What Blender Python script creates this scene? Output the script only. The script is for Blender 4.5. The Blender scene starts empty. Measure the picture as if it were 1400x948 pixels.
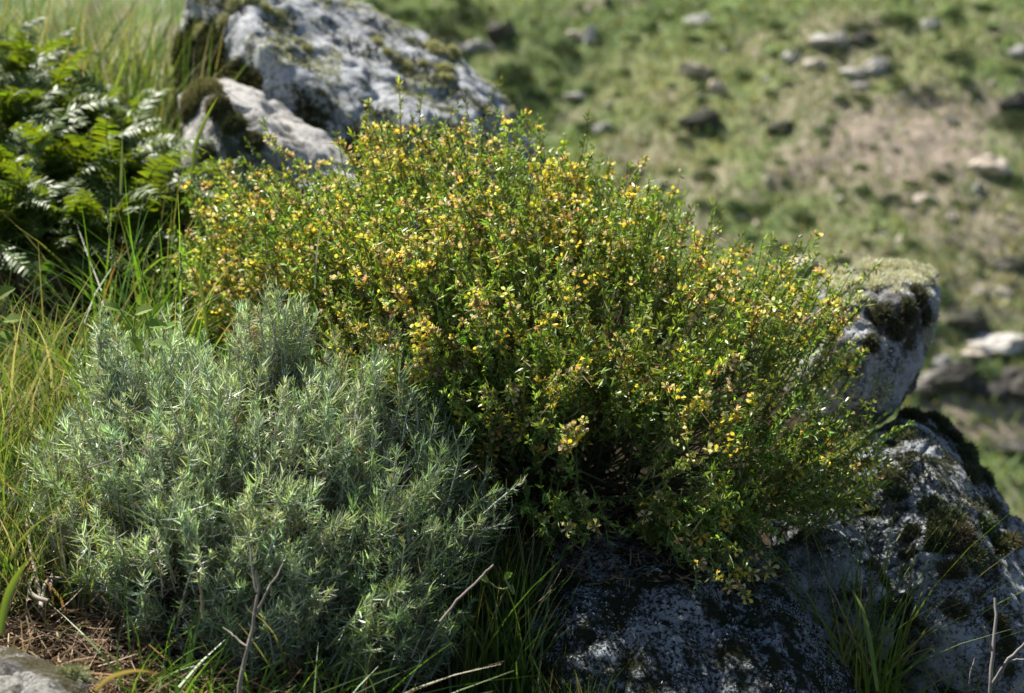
import bpy, bmesh, math, random
import numpy as np
from mathutils import Vector, Matrix
from mathutils.bvhtree import BVHTree

random.seed(7)
RS = np.random.RandomState(11)
D = bpy.data
scene = bpy.context.scene
COL = scene.collection

# ------------------------------------------------------------------ camera
CAM = np.array([0.0, 0.0, 0.9])
PITCH = math.radians(12.0)
FPX = 1400 * 50 / 36.0
cam_d = D.cameras.new('camera'); cam = D.objects.new('camera', cam_d); COL.objects.link(cam)
cam.location = CAM; cam.rotation_euler = (math.radians(90) - PITCH, 0, 0)
cam_d.lens = 50; cam_d.sensor_width = 36; cam_d.clip_start = 0.05; cam_d.clip_end = 1000
cam_d.dof.use_dof = True; cam_d.dof.focus_distance = 1.90; cam_d.dof.aperture_fstop = 4.1
scene.camera = cam

# ------------------------------------------------------------------ sky and sun
SUN = Vector((-0.44, 0.40, 0.80)).normalized()          # towards the sun
w = D.worlds.new('World'); scene.world = w; w.use_nodes = True
nt = w.node_tree; bg = nt.nodes['Background']
sky = nt.nodes.new('ShaderNodeTexSky'); sky.sky_type = 'NISHITA'; sky.sun_disc = False
sky.sun_elevation = math.asin(SUN.z)
sky.sun_rotation = math.atan2(SUN.x, SUN.y)
nt.links.new(sky.outputs[0], bg.inputs[0]); bg.inputs[1].default_value = 0.05
sl = D.lights.new('sun', 'SUN'); sun = D.objects.new('sun', sl); COL.objects.link(sun)
sl.energy = 5.0; sl.angle = math.radians(0.5); sl.color = (1.0, 0.95, 0.86)
sun.rotation_euler = SUN.to_track_quat('Z', 'Y').to_euler()
vs = scene.view_settings
vs.view_transform = 'Standard'; vs.look = 'None'; vs.gamma = 1; vs.use_curve_mapping = False; vs.exposure = 1.2
scene.cycles.max_bounces = 8; scene.cycles.transparent_max_bounces = 4
scene.cycles.diffuse_bounces = 3; scene.cycles.transmission_bounces = 3; scene.cycles.glossy_bounces = 2

# ------------------------------------------------------------------ helpers: space
CP, SP = math.cos(PITCH), math.sin(PITCH)
def at(px, py, d):
    px, py, d = np.broadcast_arrays(np.asarray(px, float), np.asarray(py, float), np.asarray(d, float))
    x = (px - 700) / FPX * d; v = (474 - py) / FPX * d
    return np.stack([x, d * CP + v * SP, CAM[2] - d * SP + v * CP], -1)
def proj(P):
    P = np.asarray(P, float) - CAM
    d = P[..., 1] * CP - P[..., 2] * SP
    v = P[..., 1] * SP + P[..., 2] * CP
    d = np.maximum(d, 1e-3)
    return 700 + P[..., 0] / d * FPX, 474 - v / d * FPX, d
def smooth(e0, e1, x):
    t = np.clip((x - e0) / (e1 - e0), 0, 1); return t * t * (3 - 2 * t)
def hash3(i, j, k):
    n = (i.astype(np.int64) * 374761393 + j.astype(np.int64) * 668265263 + k.astype(np.int64) * 2147483647) & 0xffffffff
    n = ((n ^ (n >> 13)) * 1274126177) & 0xffffffff
    n = (n ^ (n >> 16)) & 0xffffffff
    n = (n * 2246822519) & 0xffffffff
    return ((n ^ (n >> 15)) & 0xffffff) / float(0xffffff)
def vnoise(P):
    I = np.floor(P); F = P - I; F = F * F * (3 - 2 * F); I = I.astype(np.int64)
    r = 0
    for a in (0, 1):
        wa = F[..., 0] if a else 1 - F[..., 0]
        for b in (0, 1):
            wb = F[..., 1] if b else 1 - F[..., 1]
            for c in (0, 1):
                wc = F[..., 2] if c else 1 - F[..., 2]
                r = r + wa * wb * wc * hash3(I[..., 0] + a, I[..., 1] + b, I[..., 2] + c)
    return r * 2 - 1
def fbm(P, scale=1.0, oct=4, off=0.0):
    P = np.asarray(P, float) * scale + off; a = 1.0; s = 0; t = 0
    for _ in range(oct):
        s = s + a * vnoise(P); t += a; a *= 0.5; P = P * 2.03 + 17.3
    return s / t
def unit(v): return v / np.maximum(np.linalg.norm(v, axis=-1, keepdims=True), 1e-9)
def rdir(n, rs=RS): return unit(rs.normal(size=(n, 3)))
def in_poly(px, py, poly):
    poly = np.array(poly, float); x0, y0 = poly[:, 0], poly[:, 1]; x1, y1 = np.roll(x0, -1), np.roll(y0, -1)
    px = px[:, None]; py = py[:, None]
    cond = ((y0 > py) != (y1 > py)) & (px < (x1 - x0) * (py - y0) / (y1 - y0 + 1e-9) + x0)
    inside = cond.sum(1) % 2 == 1
    dx, dy = x1 - x0, y1 - y0
    t = np.clip(((px - x0) * dx + (py - y0) * dy) / (dx * dx + dy * dy + 1e-9), 0, 1)
    dist = np.sqrt((px - x0 - t * dx) ** 2 + (py - y0 - t * dy) ** 2).min(1)
    return np.where(inside, dist, -dist)
def sample_poly(n, poly, rs=RS, grow=0, wfun=None):
    poly_a = np.array(poly, float); out = []
    lo, hi = poly_a.min(0) - grow, poly_a.max(0) + grow
    got = 0
    while got < n:
        q = rs.uniform(lo, hi, size=(n * 2, 2)); s = in_poly(q[:, 0], q[:, 1], poly)
        k = s > -grow
        if wfun is not None: k &= rs.rand(len(q)) < wfun(q[:, 0], q[:, 1])
        out.append(np.c_[q[k], s[k]]); got += k.sum()
    return np.concatenate(out)[:n]

# ------------------------------------------------------------------ helpers: objects
ORG = {}
def tag(o, label=None, cat=None, group=None, kind=None):
    if label: o['label'] = label
    if cat: o['category'] = cat
    if group: o['group'] = group
    if kind: o['kind'] = kind
    return o
def empty(name, loc, label, cat, group=None):
    o = D.objects.new(name, None); COL.objects.link(o); o.location = loc; o.empty_display_size = .05
    ORG[o.name] = np.array(loc, float); return tag(o, label, cat, group)
class Soup:
    def __init__(s): s.v = []; s.c = []; s.q = []; s.n = 0
    def add(s, V, Q, C):
        V = V.reshape(-1, 3); C = np.broadcast_to(C, V.shape) if np.ndim(C) < 2 else C
        s.v.append(V); s.c.append(C); s.q.append(Q + s.n); s.n += len(V)
    def arrays(s): return np.concatenate(s.v), np.concatenate(s.q), np.concatenate(s.c)
    def mesh(s, name, off, sm=False):
        V, Q, C = s.arrays(); V = V - off
        m = D.meshes.new(name)
        m.vertices.add(len(V)); m.vertices.foreach_set('co', V.astype(np.float32).ravel())
        m.loops.add(Q.size); m.loops.foreach_set('vertex_index', Q.astype(np.int32).ravel())
        m.polygons.add(len(Q)); m.polygons.foreach_set('loop_start', (np.arange(len(Q)) * Q.shape[1]).astype(np.int32))
        m.polygons.foreach_set('use_smooth', np.full(len(Q), sm))
        m.update(calc_edges=True)
        a = m.attributes.new('Col', 'FLOAT_COLOR', 'POINT')
        a.data.foreach_set('color', np.c_[C, np.ones(len(C))].astype(np.float32).ravel())
        return m
    def build(s, name, mat, parent=None, origin=None, sm=False):
        pw = ORG[parent.name] if parent else np.zeros(3)
        ow = pw if origin is None else np.array(origin, float)
        m = s.mesh(name, ow, sm); m.materials.append(mat)
        o = D.objects.new(name, m); COL.objects.link(o); o.parent = parent
        o.location = ow - pw; ORG[o.name] = ow
        return o
def vary(col, n, amt=0.15, hue=0.06, rs=RS):
    c = np.array(col, float); c = np.broadcast_to(c, (n, 3)).copy()
    c *= np.exp(rs.normal(size=(n, 1)) * amt); c *= np.exp(rs.normal(size=(n, 3)) * hue)
    return np.clip(c, 0.003, 0.95)
def ribbons(S, base, dirs, L, W, bend, col, segs=2, prof=None, side=None, tipcol=None, fold=0.0, rs=RS):
    n = len(base); L = np.broadcast_to(L, n); W = np.broadcast_to(W, n)
    if side is None: side = unit(np.cross(dirs, rdir(n, rs)))
    t = np.linspace(0, 1, segs + 1)
    if prof is None: prof = np.maximum(1 - t ** 1.6, 0.08)
    prof = np.asarray(prof)
    ctr = base[:, None] + dirs[:, None] * (L[:, None] * t)[..., None] + bend[:, None] * (L[:, None] * t ** 2)[..., None]
    hw = (W[:, None] * 0.5 * prof)[..., None] * side[:, None]
    V = np.stack([ctr - hw, ctr + hw], 2)
    b = np.arange(n)[:, None] * (segs + 1) * 2 + np.arange(segs)[None] * 2
    Q = np.stack([b, b + 1, b + 3, b + 2], -1).reshape(-1, 4)
    c = col[:, None, None, :] * np.ones((1, segs + 1, 2, 1))
    if tipcol is not None:
        tt = (t ** 1.5)[None, :, None, None]; c = c * (1 - tt) + tipcol[:, None, None, :] * tt
    S.add(V, Q, c.reshape(-1, 3))
def tubes(S, pts, rad, col, sides=4):
    # pts (n,k,3), rad (n,k)
    n, k, _ = pts.shape
    tg = unit(np.gradient(pts, axis=1)); ref = np.broadcast_to(np.array([.31, .2, .93]), tg.shape)
    a = unit(np.cross(tg, ref)); b = np.cross(tg, a)
    th = np.arange(sides) / sides * 2 * math.pi
    ring = a[:, :, None] * np.cos(th)[None, None, :, None] + b[:, :, None] * np.sin(th)[None, None, :, None]
    V = pts[:, :, None] + ring * rad[:, :, None, None]
    i = (np.arange(n)[:, None, None] * k + np.arange(k - 1)[None, :, None]) * sides
    j = np.arange(sides)[None, None]; j2 = (j + 1) % sides
    Q = np.stack([i + j, i + j2, i + sides + j2, i + sides + j], -1).reshape(-1, 4)
    c = col[:, None, None, :] * np.ones((1, k, sides, 1))
    S.add(V, Q, c.reshape(-1, 3))
def curve_pts(a, b, sag, k=6):
    t = np.linspace(0, 1, k)[None, :, None]
    return a[:, None] * (1 - t) + b[:, None] * t + sag[:, None] * (4 * t * (1 - t))

# ------------------------------------------------------------------ materials
def newmat(name):
    m = D.materials.new(name); m.use_nodes = True; t = m.node_tree
    return m, t, t.nodes['Principled BSDF'], t.nodes['Material Output']
def leaf_mat(name, rough=0.45, spec=0.5, trans=0.35, tint=(1.0, 1.1, 0.5), sheen=0.0):
    m, t, p, out = newmat(name)
    a = t.nodes.new('ShaderNodeAttribute'); a.attribute_name = 'Col'
    t.links.new(a.outputs['Color'], p.inputs['Base Color'])
    p.inputs['Roughness'].default_value = rough; p.inputs['Specular IOR Level'].default_value = spec
    if sheen: p.inputs['Sheen Weight'].default_value = sheen
    tr = t.nodes.new('ShaderNodeBsdfTranslucent'); mul = t.nodes.new('ShaderNodeVectorMath'); mul.operation = 'MULTIPLY'
    mul.inputs[1].default_value = tint; t.links.new(a.outputs['Color'], mul.inputs[0]); t.links.new(mul.outputs[0], tr.inputs['Color'])
    mx = t.nodes.new('ShaderNodeMixShader'); mx.inputs[0].default_value = trans
    t.links.new(p.outputs[0], mx.inputs[1]); t.links.new(tr.outputs[0], mx.inputs[2]); t.links.new(mx.outputs[0], out.inputs['Surface'])
    return m
def bark_mat(name, rough=0.8):
    m, t, p, out = newmat(name)
    a = t.nodes.new('ShaderNodeAttribute'); a.attribute_name = 'Col'
    n = t.nodes.new('ShaderNodeTexNoise'); n.inputs['Scale'].default_value = 140
    r = t.nodes.new('ShaderNodeMapRange'); r.inputs[3].default_value = .6; r.inputs[4].default_value = 1.3
    v = t.nodes.new('ShaderNodeVectorMath'); v.operation = 'SCALE'
    t.links.new(n.outputs[0], r.inputs[0]); t.links.new(a.outputs['Color'], v.inputs[0]); t.links.new(r.outputs[0], v.inputs['Scale'])
    t.links.new(v.outputs[0], p.inputs['Base Color']); p.inputs['Roughness'].default_value = rough
    return m
M_pea_leaf = leaf_mat('pea_leaf', .42, .7, .36, (1.3, 1.25, .4))
M_petal = leaf_mat('petal', .75, .1, .4, (1.0, 1.0, .7))
M_sage = leaf_mat('sage_leaf', .42, .7, .35, (.95, 1.15, .5))
M_fern = leaf_mat('fern_leaf', .5, .55, .45, (1.5, 1.3, .2))
M_grass = leaf_mat('grass_blade', .42, .5, .40, (1.15, 1.15, .5))
M_dry = leaf_mat('dry_blade', .8, .12, .3, (1, .95, .7))
M_moss = leaf_mat('moss', .85, .1, .25, (1, 1, .7))
M_bush = leaf_mat('far_leaf', .6, .3, .25, (1.1, 1.1, .5))
M_bark = bark_mat('bark')
def ramp(t, src, stops):
    r = t.nodes.new('ShaderNodeValToRGB'); e = r.color_ramp.elements
    while len(e) < len(stops): e.new(.5)
    for el, (p, c) in zip(e, stops):
        el.position = p; el.color = (c, c, c, 1) if np.isscalar(c) else (*c, 1)
    t.links.new(src, r.inputs[0]); return r.outputs[0]
def noise(t, co, scale, detail=6, rough=.6, dist=0):
    n = t.nodes.new('ShaderNodeTexNoise'); n.inputs['Scale'].default_value = scale; n.inputs['Detail'].default_value = detail
    n.inputs['Roughness'].default_value = rough; n.inputs['Distortion'].default_value = dist
    t.links.new(co, n.inputs['Vector']); return n.outputs[0]
def mix(t, f, a, b):
    m = t.nodes.new('ShaderNodeMix'); m.data_type = 'RGBA'
    for i, s in ((0, f), (6, a), (7, b)):
        if hasattr(s, 'is_output'): t.links.new(s, m.inputs[i])
        else: m.inputs[i].default_value = s if i == 0 else (*s, 1)
    return m.outputs[2]
def math_n(t, op, a, b):
    m = t.nodes.new('ShaderNodeMath'); m.operation = op
    for i, s in ((0, a), (1, b)):
        if hasattr(s, 'is_output'): t.links.new(s, m.inputs[i])
        else: m.inputs[i].default_value = s
    return m.outputs[0]
def rock_mat(name, dark, mid, pale, moss, pale_amt=.5, moss_amt=.5, speck=.5, sc=1.0, seed=0.0, bump=.02, fw=.35):
    m, t, p, out = newmat(name)
    tc = t.nodes.new('ShaderNodeNewGeometry')
    off = t.nodes.new('ShaderNodeVectorMath'); off.operation = 'ADD'; off.inputs[1].default_value = (seed, seed * 1.7, seed * .3)
    t.links.new(tc.outputs['Position'], off.inputs[0]); co = off.outputs[0]
    big = noise(t, co, 6 * sc, 6, .65, .1); med = noise(t, co, 26 * sc, 9, .72, .1); fine = noise(t, co, 110 * sc, 6, .7); grit = noise(t, co, 420 * sc, 3, .6)
    base = mix(t, ramp(t, med, [(.36, 0), (.62, 1)]), dark, mid)
    pa = 1 - pale_amt
    pm = math_n(t, 'ADD', math_n(t, 'MULTIPLY', big, 1 - fw), math_n(t, 'MULTIPLY', fine, fw))
    base = mix(t, ramp(t, pm, [(.30 + .3 * pa, 0), (.36 + .3 * pa, 1)]), base, pale)
    vo = t.nodes.new('ShaderNodeTexVoronoi'); vo.inputs['Scale'].default_value = 30 * sc; t.links.new(co, vo.inputs['Vector'])
    ring = ramp(t, math_n(t, 'ADD', vo.outputs[0], math_n(t, 'MULTIPLY', fine, .5)), [(.42, .8), (.52, 0)])
    base = mix(t, math_n(t, 'MULTIPLY', ring, ramp(t, big, [(.45, 0), (.55, 1)])), base, tuple(min(1, c * 1.25) for c in pale))
    mm = noise(t, co, 11 * sc, 10, .76, .15)
    ma = 1 - moss_amt
    base = mix(t, ramp(t, mm, [(.36 + .25 * ma, 0), (.44 + .25 * ma, 1)]), base, moss)
    sp = ramp(t, fine, [(.36, 1), (.48, 0)])
    base = mix(t, math_n(t, 'MULTIPLY', sp, speck), base, tuple(c * .35 for c in dark))
    g = t.nodes.new('ShaderNodeMapRange'); g.inputs[3].default_value = .72; g.inputs[4].default_value = 1.3; t.links.new(grit, g.inputs[0])
    v = t.nodes.new('ShaderNodeVectorMath'); v.operation = 'SCALE'; t.links.new(base, v.inputs[0]); t.links.new(g.outputs[0], v.inputs['Scale'])
    t.links.new(v.outputs[0], p.inputs['Base Color'])
    p.inputs['Roughness'].default_value = 1.0; p.inputs['Specular IOR Level'].default_value = .08
    b = t.nodes.new('ShaderNodeBump'); b.inputs['Distance'].default_value = bump; b.inputs['Strength'].default_value = .9
    h = math_n(t, 'ADD', math_n(t, 'MULTIPLY', fine, .5), math_n(t, 'ADD', math_n(t, 'MULTIPLY', grit, .16), med))
    t.links.new(h, b.inputs['Height']); t.links.new(b.outputs[0], p.inputs['Normal'])
    return m

# ------------------------------------------------------------------ terrain
def edge_y(x): return 4.15 - 2.25 * smooth(-0.1, 1.1, x) + .6 * smooth(-.6, -2.5, x)
def H(x, y):
    x = np.asarray(x, float); y = np.asarray(y, float)
    P = np.stack([x, y, np.zeros_like(x)], -1)
    near = .09 + .19 * (y - 1.6) - .12 * x + .03 * fbm(P, 3, 4) + .006 * fbm(P, 22, 3)
    s = y - edge_y(x)
    drop = np.maximum(s, 0); near = .09 + .19 * (np.minimum(y, edge_y(x)) - 1.6) - .12 * np.clip(x, -6, 3) - .15 * smooth(0.0, .38, x) * smooth(3.2, 2.4, y) + .03 * fbm(P, 3, 4) + .006 * fbm(P, 22, 3) - drop * .95 * smooth(0, .8, s)
    rise = -8.2 + .56 * (y - 19) + .10 * x + .9 * fbm(P, .16, 3) + .35 * fbm(P, .55, 4) + .12 * fbm(P, 2.2, 3)
    rise = np.minimum(rise, 26 + 2 * fbm(P, .05, 3))
    rise = np.where(y > 8, rise, -50)
    k = 1.2
    floor = -8.3 + .3 * fbm(P, .4, 3)
    far = np.maximum(rise, floor)
    return np.where(s < 0.2, near, np.maximum(near, far))
ncol, nrow = 420, 620
u = np.linspace(-1, 1, ncol)
yy = np.concatenate([np.linspace(-3, 1.2, 12), np.linspace(1.25, 6, 150), np.linspace(6.2, 19, 50), np.linspace(19.1, 42, 330), np.linspace(42.5, 140, 78)])
nrow = len(yy)
half = np.interp(yy, [-3, 1.2, 6, 19, 42, 140], [4, 2.2, 5, 15, 26, 110])
X = u[None] * half[:, None]; Y = np.broadcast_to(yy[:, None], X.shape); Z = H(X, Y)
Pt = np.stack([X, Y, Z], -1)
i = np.arange(nrow - 1)[:, None] * ncol + np.arange(ncol - 1)[None]
Qt = np.stack([i, i + 1, i + ncol + 1, i + ncol], -1).reshape(-1, 4)
def hit_hill(px, py):
    d = at(px, py, 1.0) - CAM; ys = np.linspace(9, 80, 1400)
    Pp = CAM + d[None] * (ys / d[1])[:, None]
    below = np.nonzero(Pp[:, 2] < H(Pp[:, 0], Pp[:, 1]))[0]
    return Pp[below[0]] if len(below) else Pp[-1]
# bare soil and dry grass zones of the far hillside (pixel centre, radii, tilt) laid on the ground there
qx, qy, qd = proj(Pt)
def zone(cx, cy, rx, ry, ang, n):
    a = math.radians(ang); dx, dy = qx - cx, qy - cy
    uu = (dx * math.cos(a) + dy * math.sin(a)) / rx; vv = (-dx * math.sin(a) + dy * math.cos(a)) / ry
    return smooth(1.25, .65, np.sqrt(uu ** 2 + vv ** 2) + .55 * n)
n1 = fbm(Pt, .9, 5); n2 = fbm(Pt, .3, 4, 40); n3 = fbm(Pt, 2.5, 4, 9)
soil = np.maximum.reduce([zone(1230, 195, 195, 72, -12, n1), zone(1350, 560, 120, 40, -4, n1), zone(1140, 60, 70, 45, -25, n1) * .6,
                          zone(1320, 290, 150, 60, 25, n1) * .9, zone(1120, 130, 110, 40, -30, n1) * .6, zone(1330, 420, 110, 70, 0, n1) * .7, zone(880, 205, 60, 30, 0, n1) * .7,
                          zone(1180, 330, 140, 30, 0, n1) * .25, smooth(.15, .45, n1 + .7 * n3) * .6])
dry = np.clip(smooth(-.1, .45, n2 + .5 * n3) * .55 + zone(1200, 100, 130, 60, -20, n1) * .8 + zone(760, 190, 300, 140, 20, n1) * .2, 0, 1)
far_m = smooth(6, 9, Y)
grass_g = np.array([.158, .215, .078]); grass_y = np.array([.27, .27, .14]); soil_c = np.array([.30, .25, .20]); deep = np.array([.08, .13, .05])
c = grass_g + (grass_y - grass_g) * dry[..., None]
c = c + (deep - c) * (smooth(.1, .5, -n1 + .3 * n3) * .65)[..., None]
c = c + (soil_c - c) * soil[..., None]
near_c = np.array([.05, .038, .022]) + np.array([.03, .02, .012]) * smooth(-.2, .5, n3)[..., None]
c = near_c * (1 - far_m[..., None]) + c * far_m[..., None]
S = Soup(); S.add(Pt, Qt, c.reshape(-1, 3))
mg, t, p, out = newmat('hillside_ground')
a = t.nodes.new('ShaderNodeAttribute'); a.attribute_name = 'Col'
geo = t.nodes.new('ShaderNodeNewGeometry'); pos = geo.outputs['Position']
f1 = noise(t, pos, 7, 8, .7, .3); f2 = noise(t, pos, 60, 5, .7)
g = t.nodes.new('ShaderNodeMapRange'); g.inputs[1].default_value = .3; g.inputs[2].default_value = .7; g.inputs[3].default_value = .65; g.inputs[4].default_value = 1.35
t.links.new(f1, g.inputs[0])
g2 = t.nodes.new('ShaderNodeMapRange'); g2.inputs[3].default_value = .6; g2.inputs[4].default_value = 1.4; t.links.new(f2, g2.inputs[0])
v = t.nodes.new('ShaderNodeVectorMath'); v.operation = 'SCALE'; t.links.new(a.outputs['Color'], v.inputs[0]); t.links.new(math_n(t, 'MULTIPLY', g.outputs[0], g2.outputs[0]), v.inputs['Scale'])
t.links.new(v.outputs[0], p.inputs['Base Color']); p.inputs['Roughness'].default_value = 1; p.inputs['Specular IOR Level'].default_value = .1
b = t.nodes.new('ShaderNodeBump'); b.inputs['Distance'].default_value = .03; t.links.new(f2, b.inputs['Height']); t.links.new(b.outputs[0], p.inputs['Normal'])
ter = S.build('hillside', mg, sm=True); tag(ter, 'green and brown rocky hillside and the slope of soil under the plants', 'hillside', kind='structure')

# far grass: short tufts all over the visible far slope
rs = np.random.RandomState(3)
n = 90000
y = 19 + 24 * rs.rand(n) ** .9; x = (rs.rand(n) * 2 - 1) * y * .40
z = H(x, y); B = np.stack([x, y, z], -1)
fx, fy, _ = proj(B); keep = (fx > 380) & (fx < 1460) & (fy > -60) & (fy < 760)
B = B[keep]; n = len(B)
nn1 = fbm(B, .9, 5); nn2 = fbm(B, .3, 4, 40)
so = np.clip(np.exp(-(((proj(B)[0] - 1235) / 150) ** 2 + ((proj(B)[1] - 190) / 60) ** 2)), 0, 1)
k = rs.rand(n) > .8 * so + .35 * smooth(.25, .5, nn1); B = B[k]; nn1 = nn1[k]; nn2 = nn2[k]; n = len(B)
fc = vary((.15, .21, .075), n, .25, .1, rs); yk = rs.rand(n) < .25 + .5 * smooth(-.1, .5, nn2); fc[yk] = vary((.31, .31, .14), yk.sum(), .2, .08, rs)
S = Soup(); dr = unit(rs.normal(size=(n, 3)) * [.5, .5, .2] + [0, 0, 1])
ribbons(S, B - [0, 0, .02], dr, rs.uniform(.06, .22, n), rs.uniform(.03, .07, n), rs.normal(size=(n, 3)) * .3, fc, 2, rs=rs)
o = S.build('grass', M_bush); tag(o, 'short green and yellowing grass covering the far hillside', 'grass', kind='stuff')

# ------------------------------------------------------------------ far rocks and bushes
def far_rock_mesh(seed, tall=.7):
    r = np.random.RandomState(seed)
    bm = bmesh.new()
    for q in unit(r.normal(size=(26, 3))) * r.uniform(.75, 1.1, (26, 1)) * [1, .8, tall]: bm.verts.new(q)
    bmesh.ops.convex_hull(bm, input=bm.verts)
    bmesh.ops.delete(bm, geom=[v for v in bm.verts if not v.link_faces], context='VERTS')
    bmesh.ops.triangulate(bm, faces=bm.faces)
    bmesh.ops.subdivide_edges(bm, edges=bm.edges, cuts=3, use_grid_fill=True)
    bm.verts.ensure_lookup_table()
    V = np.array([v.co for v in bm.verts]); N = unit(V)
    V = V + N * (.30 * fbm(V, 1.8, 4, seed) + .10 * fbm(V, 6, 3, seed))[:, None]
    for v, q in zip(bm.verts, V): v.co = q
    m = D.meshes.new('rock'); bm.to_mesh(m); bm.free()
    for pl in m.polygons: pl.use_smooth = False
    return m
RM = {'grey': rock_mat('far_rock_grey', (.22, .21, .20), (.42, .40, .37), (.58, .55, .51), (.16, .18, .09), .5, .25, .4, .25, 1, .05),
      'tan': rock_mat('far_rock_tan', (.32, .26, .2), (.54, .46, .38), (.68, .60, .51), (.2, .18, .1), .5, .1, .3, .25, 2, .05),
      'dark': rock_mat('far_rock_dark', (.045, .042, .04), (.12, .112, .10), (.3, .28, .26), (.06, .07, .035), .2, .4, .5, .25, 3, .05)}  # some dark rocks carry the shade of ledge and hollow in this colour
RMESH = {k: [] for k in RM}
for k in RM:
    for s_ in range(4):
        m = far_rock_mesh(s_ * 7 + len(k), .62); m.materials.append(RM[k]); RMESH[k].append(m)
SH = [(262, 300), (285, 255), (340, 238), (420, 235), (478, 250), (497, 215), (515, 188), (560, 182), (620, 182), (690, 185), (740, 200), (800, 212), (850, 240), (905, 268), (955, 305), (1000, 350), (1060, 350), (1118, 356), (1138, 400), (1160, 440), (1172, 490), (1150, 530), (1185, 575), (1222, 600), (1205, 640), (1192, 690), (1120, 712), (1062, 722), (1040, 780), (1000, 822), (955, 818), (930, 760), (880, 735), (790, 745), (720, 735), (680, 690), (630, 640), (560, 600), (450, 560), (380, 500), (300, 450), (255, 380)]
HIDE = [SH, [(240, 120), (330, -40), (440, 0), (620, 70), (745, 215), (745, 330), (240, 330)], [(1120, 395), (1145, 365), (1280, 368), (1290, 400), (1240, 560), (1110, 560)], [(1190, 590), (1262, 560), (1330, 620), (1400, 740), (1400, 948), (1100, 948)], [(-50, -50), (430, -50), (430, 950), (-50, 950)]]
def hidden(px, py, m=4): return any(in_poly(np.array([px]), np.array([py]), h)[0] > m for h in HIDE)
ANCH = [(950, 85, 'upper tan stone'), (978, 112, 'lower tan stone'), (957, 152, 'broad shaded rock'), (1130, 48, 'largest slab of the outcrop'), (1196, 80, 'dark sided outcrop block'), (1268, 26, 'grey upright rock high up'), (1389, 64, 'pale rock at the upper right edge'), (1300, 158, 'lone pale yellow stone'), (1072, 168, 'dark ledge at the soil patch'), (1230, 195, 'middle of the brown soil patch'), (1350, 216, 'large pinkish rock'), (1385, 128, 'dark mottled rock at the right'), (806, 36, 'tall narrow pale rock'), (784, 127, 'flat pale stone in green grass'), (828, 170, 'pale stone above the shrub'), (700, 92, 'wide dark bush'), (652, 58, 'long slanting grey slab'), (870, 222, 'flat brownish rock beside the shrub'), (972, 226, 'paired dark bushes'), (1012, 282, 'dark low bush'), (1096, 292, 'bush above the shrub shoulder'), (1200, 352, 'top of the lichened boulder'), (1340, 392, 'pale rounded rock'), (1372, 462, 'long pale ledge'), (1385, 600, 'low dark rib of rock'), (1300, 292, 'small pale stone low down')]
SCAT = []
def scatter_labels():
    seen = {}
    for o, what, px, py in SCAT:
        a_ = min(ANCH, key=lambda t_: (t_[0] - px) ** 2 + (t_[1] - py) ** 2); dx, dy = px - a_[0], py - a_[1]; dist = math.hypot(dx, dy)
        v_ = 'below' if dy > 0 else 'above'; h_ = 'right' if dx > 0 else 'left'
        dr_ = v_ if abs(dy) > 2.2 * abs(dx) else (h_ + ' of') if abs(dx) > 2.2 * abs(dy) else v_ + ' ' + h_ + ' of'
        seen.setdefault((what, dr_, a_[2]), []).append((dist, o))
    for (what, dr_, an), lst in seen.items():
        lst.sort(key=lambda t_: t_[0])
        for n_, (_, o) in enumerate(lst):
            od = '' if len(lst) == 1 else ['closest ', 'second closest ', 'third closest ', 'fourth closest ', 'fifth closest ', 'sixth closest ', 'seventh closest ', 'eighth closest ', 'ninth closest '][min(n_, 8)]
            o['label'] = f'{what}, {od}{dr_} the {an}'
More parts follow.
